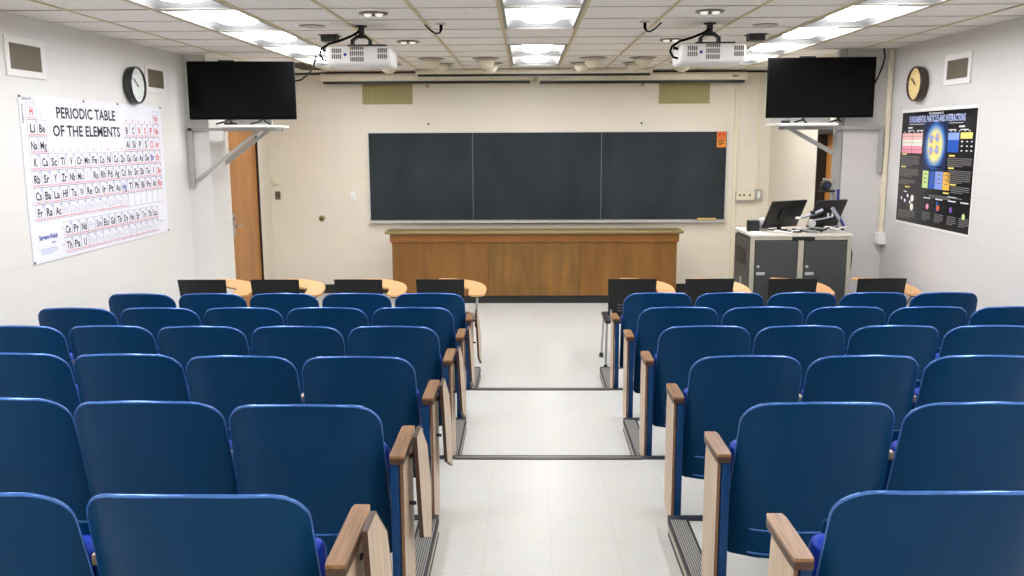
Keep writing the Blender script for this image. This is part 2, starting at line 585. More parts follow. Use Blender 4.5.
# doors
def door_leaf(name, x, y0, y1, z1, side, frame_m):
    r = bpy.data.objects.new(name, None); COL.objects.link(r); r['kind'] = 'structure'
    r.location = (x, (y0 + y1) / 2, 0)
    h = (y1 - y0) / 2
    MB().box(-.022, .022, -h + .03, h - .012, .01, z1 - .03).build('door_leaf', M['door_wood'], r)['kind'] = 'structure'
    return r
d1 = door_leaf('door_1', XNL - .055, 10.28, 11.45, 2.34, 1, None)
f = MB()
f.box(-.095, .055, -.585, -.558, 0, 2.34).box(-.095, .055, -.558, .585, 2.313, 2.34)
f.build('door_frame', M['frame_cream'], d1)['kind'] = 'structure'
f = MB().box(-.06, .048, .575, .585, 0, 2.31)
f.build('door_gap', M['frame_dark'], d1)['kind'] = 'structure'
lk = MB().box(.022, .030, -.475, -.395, 1.0, 1.28, .003)
lk.build('lock_plate', M['chrome'], d1)['kind'] = 'structure'
hd = MB()
hd.tube([(.03, -.435, 1.13), (.075, -.435, 1.13), (.085, -.42, 1.13), (.085, -.33, 1.13)], .011, 8)
hd.lathe([(.0, 0), (.022, 0), (.022, .02), (.0, .02)], (.03, -.435, 1.22), 'x', 12)
hd.build('door_handle', M['chrome'], d1)['kind'] = 'structure'
d2 = door_leaf('door_2', XNR + .13, 9.62, 10.33, 2.24, -1, None)
f = MB()
f.box(-.13, .02, .33, .355, 0, 2.24).box(-.13, .02, -.345, .33, 2.18, 2.24)
f.build('door_frame', M['frame_dark'], d2)['kind'] = 'structure'

# ------------------------------------------------------------------ recessed troffers
def make_troffer():
    r = thing('ceiling_light', '', 'ceiling light')
    W, L = GP, 2 * GP
    x0, x1, y0, y1 = .014, W - .014, .010, L - .010
    fr = MB()
    zt = -.002
    t = .024
    for a in ((x0, x1, y0, y0 + t), (x0, x1, y1 - t, y1), (x0, x0 + t, y0 + t, y1 - t), (x1 - t, x1, y0 + t, y1 - t)):
        fr.box(a[0], a[1], a[2], a[3], zt - .006, zt + .004)
    fr.build('light_frame', M['light_frame'], r, 0)
    # curved reflector pan rising to a flat top, scooped at the ends
    rf = MB()
    n = 8
    rows = []
    lx0, lx1, ly0, ly1 = x0 + t, x1 - t, y0 + t, y1 - t
    cx, hx = (lx0 + lx1) / 2, (lx1 - lx0) / 2
    cy, hy = (ly0 + ly1) / 2, (ly1 - ly0) / 2
    def pz(u, v):
        a = max(0.0, 1 - abs(u) ** 2.2); bb = min(1.0, (1 - abs(v)) / 0.30)
        bb = math.sin(bb * PI / 2)
        return .105 * (a ** 0.6) * bb
    NU, NV = 14, 20
    grid = [[rf.bm.verts.new((cx + hx * (2 * i / NU - 1), cy + hy * (2 * j / NV - 1), pz(2 * i / NU - 1, 2 * j / NV - 1))) for j in range(NV + 1)] for i in range(NU + 1)]
    for i in range(NU):
        for j in range(NV):
            rf.bm.faces.new((grid[i][j], grid[i + 1][j], grid[i + 1][j + 1], grid[i][j + 1]))
    rf.build('reflector', M['reflector'], r, 60)
    # capsule shaped lens hanging in the pan
    ln = MB()
    lw, ll = .155, hy * .80
    NS = 8
    prof = []
    pts = [(cx - lw, cy - ll + .10), ]
    out = []
    for k in range(9):
        a = PI + PI * k / 8
        out.append((cx + lw * math.cos(a), cy - ll + .11 + .11 * math.sin(a)))
    for k in range(9):
        a = PI * k / 8
        out.append((cx + lw * math.cos(a), cy + ll - .11 + .11 * math.sin(a)))
    top = [ln.bm.verts.new((x, y, .045)) for x, y in out]
    bot = [ln.bm.verts.new((cx + (x - cx) * .8, cy + (y - cy) * .96, .018)) for x, y in out]
    m = len(out)
    for i in range(m):
        ln.bm.faces.new((top[i], top[(i + 1) % m], bot[(i + 1) % m], bot[i]))
    ln.bm.faces.new(bot)
    ln.build('light_lens', M['lens'], r, 0)
    return r
tro = None
SIDE = {1: 'left', 5: 'centre', 9: 'right'}
ordn = ['first', 'second', 'third', 'fourth', 'fifth', 'sixth', 'seventh', 'eighth', 'ninth', 'tenth']
for col in (1, 5, 9):
    ks = sorted([k for c, k in FIX if c == col], reverse=True)
    for n, k in enumerate(ks):
        if k < -2: vis = False
        else: vis = True
        o = make_troffer() if tro is None else copy_tree(tro)
        if tro is None: tro = o
        o.location = (GX0 + col * GP, GY0 + k * GP, ZC)
        nm = {1: 'left continuous strip', 5: 'centre row', 9: 'right continuous strip'}[col]
        o['label'] = 'lit ceiling light, %s from the front wall, %s' % (ordn[n], nm)
        o['group'] = {1: 'ceiling lights of the left strip', 5: 'ceiling lights of the centre row', 9: 'ceiling lights of the right strip'}[col]

# ------------------------------------------------------------------ auditorium seats
ZT, ZB = .864, .200
def back_pt(x, z, off=0.0):
    y = .155 * (ZT - z) / (ZT - ZB)
    return Vector((x, y + .03 * (x / .28) ** 2 + .042 * (x / .28) ** 4 + off, z))
def back_outline(hw=.28, rt=.112, rb=.025):
    o = []
    zt, zb = ZT, ZB
    def arc(cx, cz, rx, rz, a0, a1, n):
        for k in range(n + 1):
            a = a0 + (a1 - a0) * k / n
            o.append((cx + rx * math.cos(a), cz + rz * math.sin(a)))
    arc(hw - rt, zt - rt * .85 - .008, rt, rt * .85, 0, PI / 2, 8)
    for k in range(1, 8):
        t = k / 8.0
        x = (hw - rt) * (1 - 2 * t)
        o.append((x, zt - .008 * (x / (hw - rt)) ** 2))
    arc(-(hw - rt), zt - rt * .85 - .008, rt, rt * .85, PI / 2, PI, 8)
    for k in range(1, 6): o.append((-hw, (zt - rt * .85) + (zb + rb - zt + rt * .85) * k / 6))
    arc(-(hw - rb), zb + rb, rb, rb, PI, 1.5 * PI, 4)
    for k in range(1, 6): o.append((-(hw - rb) * (1 - 2 * k / 6), zb))
    arc(hw - rb, zb + rb, rb, rb, 1.5 * PI, 2 * PI, 4)
    for k in range(1, 6): o.append((hw, zb + rb + (zt - rt * .85 - zb - rb) * k / 6))
    return [(x * (1 - .055 * min(1.0, max(0.0, (z - .42) / (ZT - .42)))), z) for x, z in o]
def make_seat(kind, hw, xarm=0.0, yb=.32, dz=.0):
    """kind: block side L/R + A (aisle), M (inner), W (by the wall)"""
    OUT = back_outline(hw)
    r = thing('auditorium_seat', '', 'seat')
    sh = MB()
    cx, cz = 0.0, (ZT + ZB) / 2
    layers = []
    for off in (0.0, .012):
        rings = []
        for s in (1.0, .97, .8, .6, .4, .2):
            rings.append([sh.bm.verts.new(back_pt(cx + (x - cx) * s, cz + (z - cz) * s, off)) for x, z in OUT])
        c = sh.bm.verts.new(back_pt(cx, cz, off))
        n = len(OUT)
        for A, B in zip(rings, rings[1:]):
            for i in range(n):
                sh.bm.faces.new((A[i], A[(i + 1) % n], B[(i + 1) % n], B[i]))
        for i in range(n):
            sh.bm.faces.new((rings[-1][i], rings[-1][(i + 1) % n], c))
        layers.append(rings[0])
    n = len(OUT)
    for i in range(n):
        sh.bm.faces.new((layers[0][i], layers[0][(i + 1) % n], layers[1][(i + 1) % n], layers[1][i]))
    back = sh.build('backrest', M['seat_blue'], r, 40)
    # rolled edge, only along the top and upper sides where the highlight shows
    rm = MB()
    i0 = len(OUT) - 3
    path = OUT[i0:] + OUT[:29]
    n_ = len(path)
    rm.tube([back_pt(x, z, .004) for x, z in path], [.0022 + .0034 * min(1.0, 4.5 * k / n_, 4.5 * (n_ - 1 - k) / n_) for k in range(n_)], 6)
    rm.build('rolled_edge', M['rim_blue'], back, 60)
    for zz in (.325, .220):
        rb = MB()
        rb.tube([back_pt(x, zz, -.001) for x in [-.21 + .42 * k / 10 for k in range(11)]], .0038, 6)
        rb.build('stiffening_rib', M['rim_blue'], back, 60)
    # folded up seat, upholstered face towards the back
    cu = MB().box(-hw + .006 if kind == 'RA' else -hw + .034, hw - .006 if kind == 'LA' else hw - .034, .0, .085, -.205, .170, .035, 4)
    rot = Matrix.Translation((0, .20, .475)) @ Matrix.Rotation(math.radians(9), 4, 'X')
    bmesh.ops.transform(cu.bm, matrix=rot, verts=cu.bm.verts)
    cush = cu.build('seat_cushion', M['cushion'], r, 60)
    pn = MB().box(-hw + .05, hw - .05, .087, .10, -.19, .19, .006, 2)
    bmesh.ops.transform(pn.bm, matrix=rot, verts=pn.bm.verts)
    pn.build('seat_pan', M['seat_blue'], r)
    def aisle_arm(x, sgn):
        """stand at the aisle; sgn = which way the aisle lies"""
        ya = .030 if sgn > 0 else .078
        c = x - sgn * .011
        st = MB().box(c - .016, c + .016, ya + .012, ya + .052, .006, .611 + dz, .004)
        st.box(c - .010, c + .010, .24, .30, .44, .60, .004)
        st.box(c - .016, c + .016, ya + .02, .30, .006, .03, .004)
        st.build('arm_standard', M['post_blue'], r)
        xo = x + sgn * .010
        pn = MB()
        y0 = ya + .016
        pn.prism([(xo, y0, .012), (xo, .300, .012), (xo, .318, .10), (xo, .318, .50), (xo, .305, .612 + dz), (xo, y0, .612 + dz)], (sgn * .010, 0, 0))
        p = pn.build('end_panel', M['panel_beige'], r)
        MB().box(min(xo, xo + sgn * .011), max(xo, xo + sgn * .011), y0 - .003, y0, .012, .612 + dz).build('panel_edge', M['panel_edge'], p)
        hw2 = .027
        o2 = [(-hw2 * .92, ya), (hw2 * .92, ya), (hw2, ya + .025), (hw2, yb - .025), (hw2 * .8, yb), (-hw2 * .8, yb), (-hw2, yb - .025), (-hw2, ya + .025)]
        a = MB().prism([(x + p_, q_, .634 + dz) for p_, q_ in o2], (0, 0, .010)).build('armrest', M['arm_wood'], r)
        MB().prism([(x + p_, q_, .612 + dz) for p_, q_ in o2], (0, 0, .022)).build('armrest_edge', M['arm_edge'], a)
    def inner_arm(x):
        st = MB().box(x - .013, x + .013, .19, .23, .006, .59, .004)
        st.box(x - .010, x + .010, .23, .40, .44, .59, .004)
        st.box(x - .013, x + .013, .19, .40, .006, .03, .004)
        st.build('arm_standard', M['post_blue'], r)
        MB().box(x - .013, x + .013, .175, .43, .59, .622, .004).build('armrest', M['panel_beige'], r)
    if kind == 'LA':
        aisle_arm(xarm, 1)
        # writing tablet folded down on the aisle side
        x = xarm + .046
        tl = Matrix.Translation((x, 0, .62)) @ Matrix.Rotation(math.radians(-3), 4, 'Y') @ Matrix.Translation((-x, 0, -.62))
        o2 = [(.17, .664 + dz), (.30, .664 + dz), (.44, .54 + dz), (.47, .39), (.42, .28), (.36, .205), (.15, .305)]
        tb2 = MB().prism([(x, a, b) for a, b in o2], (.014, 0, 0))
        bmesh.ops.transform(tb2.bm, matrix=tl, verts=tb2.bm.verts)
        t = tb2.build('writing_tablet', M['panel_beige'], r)
        e2 = MB()
        cyy, czz = .31, .44
        n2 = len(o2)
        for i in range(n2):
            (a0, b0), (a1, b1) = o2[i], o2[(i + 1) % n2]
            d = Vector((0, a1 - a0, b1 - b0)); d.normalize()
            nn = Vector((0, d.z, -d.y)) * .003
            if nn.y * ((a0 + a1) / 2 - cyy) + nn.z * ((b0 + b1) / 2 - czz) < 0: nn = -nn
            p0, p1 = Vector((x - .001, a0, b0)), Vector((x - .001, a1, b1))
            e2.prism([p0, p1, p1 + nn, p0 + nn], (.016, 0, 0))
        bmesh.ops.transform(e2.bm, matrix=tl, verts=e2.bm.verts)
        e2.build('tablet_edge', M['arm_edge'], t)
        hb = MB()
        hb.tube([(xarm + .018, .245, .585), (xarm + .034, .245, .598), (xarm + .044, .245, .585), (xarm + .044, .245, .54)], .009, 8)
        hb.build('hinge_bracket', M['black_plastic'], r)
        MB().tube([(xarm + .018, .20, .42), (xarm + .045, .20, .42)], .008, 8).build('tablet_stop', M['black_plastic'], r)
    elif kind == 'RA':
        aisle_arm(xarm, -1)
    elif kind[0] == 'L':
        inner_arm(hw - .0135)
        if kind[1] == 'W': inner_arm(-hw + .0135)
    else:
        inner_arm(-hw + .0135)
        if kind[1] == 'W': inner_arm(hw - .0135)
    return r

TY = {1: 2.03, 2: 2.995, 3: 3.96, 4: 4.95, 5: 5.895, 6: 6.865}
BOUNDS = {   # lines between neighbouring backs, from the aisle outwards
    ('L', 6): [-.480, -1.069, -1.655, -2.239, -2.815, -3.385], ('L', 5): [-.490, -1.085, -1.675, -2.257, -2.838, -3.418],
    ('L', 4): [-.498, -1.058, -1.629, -2.184, -2.716, -3.254], ('L', 3): [-.512, -1.075, -1.632, -2.186, -2.743],
    ('L', 2): [-.510, -1.092, -1.675, -2.246], ('L', 1): [-.532, -1.132, -1.715],
    ('R', 6): [.766, 1.337, 1.909, 2.482, 3.042, 3.600], ('R', 5): [.762, 1.337, 1.917, 2.479, 3.034, 3.590],
    ('R', 4): [.758, 1.317, 1.865, 2.407, 2.942, 3.470], ('R', 3): [.756, 1.306, 1.852, 2.390],
    ('R', 2): [.760, 1.345, 1.920], ('R', 1): [.758, 1.360]}
ROWN = {6: 'front row', 5: 'second row from the front', 4: 'third row from the front', 3: 'fourth row from the front', 2: 'fifth row from the front', 1: 'row nearest the camera'}
POS = ['blue aisle seat', 'blue seat second from the aisle', 'blue seat third from the aisle', 'blue seat fourth from the aisle', 'blue seat next to the wall']
ARMS = {'L': {1: (-.474, .40, .030), 2: (-.464, .375, .024), 3: (-.462, .355, .014), 4: (-.460, .335, .012), 5: (-.460, .315, .008), 6: (-.460, .305, .006)},
        'R': {1: (.706, .355, .012), 2: (.720, .335, .004), 3: (.722, .32, .002), 4: (.722, .315, 0), 5: (.722, .315, 0), 6: (.722, .315, 0)}}
SHIFT = {('L', 1): [-.03, -.02], ('L', 2): [-.03, .01, .05], ('L', 3): [-.012, 0, .035, .055], ('L', 4): [0, 0, 0, .02, .02]}
proto = {}
for (side, row), bd in BOUNDS.items():
    for j in range(len(bd) - 1):
        x = (bd[j] + bd[j + 1]) / 2
        hw = abs(bd[j] - bd[j + 1]) / 2 - .0038
        kind = side + ('A' if j == 0 else ('W' if j == 4 else 'M'))
        if j == 0:
            xa, yb, dz = ARMS[side][row]
            o = make_seat(kind, hw, xa - x, yb, dz)
        else:
            if kind not in proto:
                o = proto[kind] = make_seat(kind, .28)
            else:
                o = copy_tree(proto[kind])
            o.scale = (hw / .28, 1, 1)
        o.location = (x, TY[row] + SHIFT.get((side, row), [0] * 5)[j], .07 * (7 - row) + .001)
        extra = ' with folded tablet' if kind == 'LA' else ''
        o['label'] = '%s%s, %s, %s block' % (POS[j], extra, ROWN[row], 'left' if side == 'L' else 'right')
        o['group'] = 'blue auditorium seats'

# ------------------------------------------------------------------ black tablet-arm chairs before the front row
def make_tablet_chair():
    r = thing('tablet_arm_chair', '', 'chair')
    # origin under the middle of the backrest; +y towards the board
    bk = MB()
    N, K = 10, 8
    hw = .225
    def bp(u, v, off):
        z = .50 + .362 * v
        x = hw * (1 - .05 * (1 - v)) * u
        y = .075 * (1 - v) + .028 * u * u + off
        zz = z - .006 * u * u
        return (x, y, zz)
    L = []
    for off in (0, .014):
        L.append([[bk.bm.verts.new(bp(2 * i / N - 1, j / K, off)) for j in range(K + 1)] for i in range(N + 1)])
    slot_rows = (1, 3)
    for a in range(2):
        for i in range(N):
            for j in range(K):
                q = (L[a][i][j], L[a][i + 1][j], L[a][i + 1][j + 1], L[a][i][j + 1])
                bk.bm.faces.new(q)
    for i in range(N):
        for j in (0, K):
            bk.bm.faces.new((L[0][i][j], L[0][i + 1][j], L[1][i + 1][j], L[1][i][j]))
    for j in range(K):
        for i in (0, N):
            bk.bm.faces.new((L[0][i][j], L[0][i][j + 1], L[1][i][j + 1], L[1][i][j]))
    b = bk.build('backrest', M['black_matte'], r, 40)
    for v in (.14, .22, .30):
        s = MB()
        s.tube([Vector(bp(-.62 + 1.24 * k / 8, v, -.003)) for k in range(9)], .0045, 6)
        s.build('back_slot', M['slot_grey'], b, 60)
    st = MB().box(-.245, .245, .06, .50, .425, .462, .014, 3)
    st.build('seat', M['black_plastic'], r)
    # frame: legs, side rails, uprights of the back
    for sx in (-1, 1):
        for (y0, y1) in ((.10, .02), (.44, .50)):
            lg = MB().tube([(sx * .225, y0, .425), (sx * .24, y1, .02)], .011, 8)
            lo = lg.build('leg', M['chrome'], r, 60)
            ft = MB().lathe([(0, 0), (.020, 0), (.022, .012), (.016, .045), (0, .045)], (sx * .24, y1, 0), 'z', 10)
            ft.build('glide', M['black_plastic'], lo, 60)
        MB().tube([(sx * .19, .12, .43), (sx * .19, .085, .47), (sx * .19, .075, .56)], .010, 8).build('back_support', M['chrome'], r, 60)
        MB().tube([(sx * .225, .08, .418), (sx * .225, .47, .418)], .011, 8).build('seat_rail', M['chrome'], r, 60)
    # tablet arm: post on the right side, beech laminate writing surface swept across the front
    ps = MB()
    ps.tube([(.235, .20, .418), (.305, .17, .44), (.335, .12, .56), (.340, .09, .676)], .011, 8)
    ps.tube([(.235, .36, .418), (.305, .34, .44), (.33, .20, .60), (.338, .14, .676)], .011, 8)
    ps.build('tablet_support', M['chrome'], r, 60)
    MB().box(.30, .375, .06, .16, .676, .690, .003).build('tablet_bracket', M['black_plastic'], r)
    o2 = []
    def arc(cx, cy, rx, ry, a0, a1, n):
        for k in range(n + 1):
            a = math.radians(a0 + (a1 - a0) * k / n)
            o2.append((cx + rx * math.cos(a), cy + ry * math.sin(a)))
    arc(.335, .125, .078, .085, 180, 360, 10)     # rounded elbow rest at the back
    o2 += [(.418, .25), (.420, .42), (.400, .58), (.355, .72), (.285, .83), (.19, .915), (.09, .96), (-.01, .985)]
    o2 += [(-.055, .975), (-.065, .945), (-.03, .87), (.05, .70), (.12, .55), (.18, .475), (.235, .44), (.257, .39), (.257, .25)]
    ty = lambda b_: .05 + (b_ - .04) * .585
    tz = lambda b_: .688 + (ty(b_) - .05) * .13
    tp = MB().prism([(a, ty(b_), tz(b_)) for a, b_ in o2], (0, 0, .018))
    tp.build('writing_tablet', M['tablet_beige'], r, 30)
    return r
CH = [(-3.03, 'first black tablet-arm chair counting from the left wall'), (-2.345, 'black tablet-arm chair second from the left wall'),
      (-1.565, 'black tablet-arm chair third from the left wall'), (-.800, 'black tablet-arm chair left of the aisle'),
      (.985, 'black tablet-arm chair right of the aisle, legs in view'), (1.700, 'black tablet-arm chair between aisle chair and equipment cabinet'),
      (2.465, 'black tablet-arm chair directly before the equipment cabinet'), (3.285, 'black tablet-arm chair next to the right wall')]
tc0 = None
for i, (x, lab) in enumerate(CH):
    o = make_tablet_chair() if tc0 is None else copy_tree(tc0)
    if tc0 is None: tc0 = o
    o.location = (x, 8.05, 0)
    o.rotation_euler.z = [0, 0.02, -.01, 0, 0, .02, 0, .03][i]
    o['label'] = lab + ', beech writing arm'
    o['group'] = 'black tablet-arm chairs'

# ------------------------------------------------------------------ lecture bench
r = thing('lecture_bench', 'long brown wooden lecture bench with olive top below the blackboard', 'bench', (.105, 11.46, 0))
MB().box(-1.86, 1.86, .02, .30, .105, .815).build('carcass', M['desk_wood'], r, 0)
for k, (a, b_) in enumerate(((-1.862, -.605), (-.602, .600), (.603, 1.862))):
    MB().box(a, b_, 0, .02, .105, .815, .002, 1).build('front_panel', M['desk_wood_mid'] if k == 1 else M['desk_wood'], r)
MB().box(-1.885, 1.885, -.02, .31, .815, .925, .004, 1).build('apron', M['desk_apron'], r)
MB().box(-1.945, 1.935, -.07, .33, .928, .965, .008, 2).build('bench_top', M['desk_top'], r)
MB().box(-1.85, 1.85, .03, .30, 0, .105).build('kick_plate', M['base_black'], r, 0)

# ------------------------------------------------------------------ blackboard
r = thing('blackboard', 'long dark slate blackboard in three panels on the front wall', 'blackboard', (.29, YF, 1.02))
fr = MB()
a, b_ = -2.475, 2.475
MB().box(a + .018, b_ - .018, -.02, -.004, .015, 1.212).build('writing_surface', M['slate'], r, 0)
fr.box(a, b_, -.028, 0, 1.212, 1.230).box(a, a + .018, -.028, 0, 0, 1.212).box(b_ - .018, b_, -.028, 0, 0, 1.212)
fr.build('frame', M['alu'], r, 0)
for x in (-1.025, .748):
    MB().box(x - .006, x + .006, -.022, -.019, .015, 1.212).build('panel_seam', M['seam'], r, 0)
ct = MB().prism([(a, 0, -.022), (a, -.085, -.022), (a, -.085, .004), (a, -.075, .004), (a, -.070, -.008), (a, 0, -.006)], (b_ - a, 0, 0))
ct.build('chalk_tray', M['alu'], r, 0)
r = thing('blackboard_eraser', 'pale wooden-backed eraser lying at the right end of the chalk tray', 'eraser', (2.50, YF - .045, 1.012))
MB().box(-.12, .12, -.022, .022, .0, .018, .003).build('felt', M['black_plastic'], r)
MB().box(-.125, .125, -.024, .024, .018, .042, .005).build('wooden_back', M['eraser_wood'], r)
r = thing('wall_sign', 'small orange notice at the upper right corner of the blackboard', 'sign', (2.675, YF - .026, 2.02))
MB().box(-.062, .062, -.006, 0, 0, .215).build('sign_sheet', M['sign_orange'], r, 0)
p = MB().box(-.048, .048, -.008, -.006, .115, .200)
p.build('red_print', M['sign_red'], r, 0)
p = MB().prism([(-.04, -.0085, .125), (.0, -.0085, .19), (.04, -.0085, .125), (.028, -.0085, .125), (0, -.0085, .17), (-.028, -.0085, .125)], (0, -.001, 0))
p.box(-.02, .02, -.0095, -.0085, .128, .140)
p.build('pictogram', M['sign_orange'], r, 0)
p = MB()
for k, wd in enumerate((.09, .07, .085, .05)):
    p.box(-.045, -.045 + wd, -.008, -.006, .09 - k * .02, .10 - k * .02)
p.build('black_print', M['ink_black'], r, 0)

# ------------------------------------------------------------------ projection screens
def screen(label, x0, x1, y0, y1, zb, zh, zt, ends=True):
    cx = (x0 + x1) / 2
    r = thing('projection_screen', label, 'projection screen', (cx, y1, zb))
    h = (x1 - x0) / 2
    c = MB()
    c.prism([(-h, 0, zt - zb), (-h, -(y1 - y0) * .85, zt - zb), (-h, -(y1 - y0), zt - zb - .03), (-h, -(y1 - y0), zh - zb + .01), (-h, -(y1 - y0) * .9, zh - zb), (-h, 0, zh - zb)], (2 * h, 0, 0))
    c.build('screen_case', M['screen_case'], r, 0)
    MB().box(-h + .03, h - .03, -(y1 - y0) * .88, -(y1 - y0) * .35, 0, zh - zb).build('pull_bar', M['base_black'], r, 0)
    if ends:
        MB().box(h - .20, h - .13, -(y1 - y0) - .003, -(y1 - y0), (zh + zt) / 2 - zb - .010, (zh + zt) / 2 - zb + .006).build('maker_plate', M['black_plastic'], r, 0)
    return r
screen('rolled-up projection screen in white case, left half of front wall', -2.75, .090, 12.05, 12.297, 2.885, 2.915, 3.018, False)
screen('rolled-up projection screen in white case, right half of front wall', .160, 2.945, 12.05, 12.297, 2.875, 2.908, 3.012)
screen('rolled-up projection screen hanging at the middle of the front ceiling', -1.43, 1.64, 11.72, 11.86, 2.951, 2.978, 3.041, False)
MB  # ends

# ------------------------------------------------------------------ vents, clocks, small wall items
def vent(label, c, ux, nrm, w_, h_, m_fin, m_frame, fr=.03, vertical=True, nf=34):
    """framed louvre: c centre on wall, ux = along the wall, nrm = out of the wall"""
    rz = math.atan2(ux[1], ux[0])
    r = thing('air_vent', label, 'air vent', c, rz)
    # local x along the wall, local -y out of the wall
    f = MB()
    a, b = w_ / 2 + fr, h_ / 2 + fr
    for q in ((-a, a, b - fr, b), (-a, a, -b, -b + fr), (-a, -a + fr, -b + fr, b - fr), (a - fr, a, -b + fr, b - fr)):
        f.box(q[0], q[1], -.012, -.001, q[2], q[3])
    f.build('vent_frame', m_frame, r, 0)
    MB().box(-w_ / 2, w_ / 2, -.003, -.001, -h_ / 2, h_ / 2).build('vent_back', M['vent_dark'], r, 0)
    g = MB()
    for k in range(nf):
        if vertical:
            x = -w_ / 2 + w_ * (k + .5) / nf
            g.box(x - w_ / nf * .36, x + w_ / nf * .36, -.009, -.003, -h_ / 2, h_ / 2)
        else:
            z = -h_ / 2 + h_ * (k + .5) / nf
            g.box(-w_ / 2, w_ / 2, -.009, -.003, z - h_ / nf * .36, z + h_ / nf * .36)
    g.build('louvres', m_fin, r, 0)
    return r
FR = ((1, 0, 0), (0, -1, 0)); LW = ((0, 1, 0), (1, 0, 0)); RW = ((0, -1, 0), (-1, 0, 0))
vent('olive wall vent above the blackboard, left one', (-1.89, YF, 2.755), *FR, .69, .27, M['vent_olive'], M['vent_frame_cream'], .020)
vent('olive wall vent above the blackboard, right one', (2.155, YF, 2.745), *FR, .69, .27, M['vent_olive'], M['vent_frame_cream'], .020)
vent('bronze grille high on the left wall, nearer the camera', (XL, 6.645, 2.745), *LW, .42, .185, M['vent_bronze'], M['vent_frame_wall'], .05)
vent('small bronze grille high on the left wall beside the round clock', (XL, 8.965, 2.747), *LW, .385, .175, M['vent_bronze'], M['vent_frame_wall'], .05, True, 14)
vent('tan grille high on the right wall above the poster', (XR, 8.06, 2.733), *RW, .385, .168, M['vent_bronze'], M['vent_frame_wall'], .05, False, 16)

def clock(label, c, ux, rad, m_rim, m_face):
    rz = math.atan2(ux[1], ux[0])
    r = thing('wall_clock', label, 'clock', c, rz)
    MB().lathe([(rad * .86, 0), (rad * .97, -.01), (rad, -.05), (rad * .985, -.078), (rad * .93, -.085), (rad * .90, -.078), (rad * .895, -.06), (0, -.06)], (0, 0, 0), 'y', 40).build('clock_rim', m_rim, r, 50)
    MB().lathe([(rad * .90, -.0605), (rad * .90, -.064), (0, -.064)], (0, 0, 0), 'y', 40).build('clock_face', m_face, r)
    nm = MB()
    for k in range(1, 13):
        a = PI / 2 - k * PI / 6
        letter(nm, str(k), (rad * .70 * math.cos(a), -.0655, rad * .70 * math.sin(a) - rad * .075), (1, 0, 0), (0, 0, 1), rad * .15)
    nm.build('numerals', M['ink_black'], r, 0)
    for nme, ang, ln, wd in (('hour_hand', 312, .5, .035), ('minute_hand', 300, .68, .022)):
        a = math.radians(90 - ang)
        d = Vector((math.cos(a), 0, math.sin(a))); p = Vector((-d.z, 0, d.x))
        o0 = Vector((0, -.068 if nme == 'hour_hand' else -.071, 0))
        MB().prism([o0 - d * rad * .12 + p * rad * wd, o0 + d * rad * ln + p * rad * wd * .5, o0 + d * rad * ln - p * rad * wd * .5, o0 - d * rad * .12 - p * rad * wd], (0, -.002, 0)).build(nme, M['ink_black'], r, 0)
    return r
clock('round clock with white face and black rim on the left wall', (XL, 8.395, 2.652), (0, 1, 0), .172, M['clock_rim_black'], M['clock_white'])
clock('round clock with cream face and dark rim on the right wall', (XR, 8.775, 2.648), (0, -1, 0), .166, M['clock_rim_brown'], M['clock_cream'])

def wallbox(name, label, cat, x, z, w_, h_, d, m_, extra=None):
    r = thing(name, label, cat, (x, YF, z))
    MB().box(-w_ / 2, w_ / 2, -d, .002, -h_ / 2, h_ / 2, min(.004, d / 3), 1).build('cover', m_, r)
    if extra: extra(r, d)
    return r
def _grille(r, d):
    MB().box(-.03, .03, -d - .002, -d, -.02, .015).build('slots', M['screen_case'], r, 0)
wallbox('thermostat', 'small cream thermostat box beside the left door', 'thermostat', -3.475, 1.583, .085, .095, .035, M['cream'], _grille)
def _tog2(r, d):
    for x in (-.017, .017):
        MB().box(x - .008, x + .008, -d - .010, -d, -.022, .022, .002).build('toggle', M['arm_edge'], r)
def _tog(r, d):
    MB().box(-.012, .012, -d - .012, -d, -.028, .028, .003).build('toggle', M['off_white'], r)
wallbox('light_switch', 'bronze double light switch below the thermostat', 'light switch', -3.462, 1.382, .075, .115, .012, M['bronze_plate'], _tog2)
wallbox('light_switch', 'white light switch just left of the blackboard', 'light switch', -2.411, 1.378, .075, .12, .012, M['off_white'], _tog)
r = thing('wall_lock', 'round dark brass lock boss on the wall between door and blackboard', 'lock', (-2.858, YF, 1.06))
MB().lathe([(.042, -.001), (.042, -.012), (.030, -.024), (0, -.026)], (0, 0, 0), 'y', 20).build('escutcheon', M['brass'], r, 50)
MB().lathe([(.015, -.024), (.015, -.032), (0, -.034)], (0, 0, 0), 'y', 12).build('lock_core', M['black_plastic'], r, 50)
# eye bolts and plugged holes above the board
for x, s in ((-1.335, 'left'), (1.585, 'right')):
    r = thing('screen_hook', 'small eye hook on the front wall beneath the %s projection screen' % s, 'hook', (x, YF, 2.865))
    MB().tube([(0, .004, 0), (0, -.03, 0)], .006, 6).build('hook_shank', M['brass'], r)
    MB().tube([(.018 * math.cos(2 * PI * k / 10), -.045, .018 * math.sin(2 * PI * k / 10) - .006) for k in range(10)], .005, 6, True).build('hook_eye', M['bronze_plate'], r)
    o = MB().lathe([(.014, -.001), (.014, -.010), (.008, -.016), (0, -.016)], (0, 0, 0), 'y', 10).build('wall_stud', M['black_plastic'])
    o.location = (x - .003, YF, 2.352)
    tag(o, 'black stud on the front wall above the blackboard, %s one' % s, 'stud')
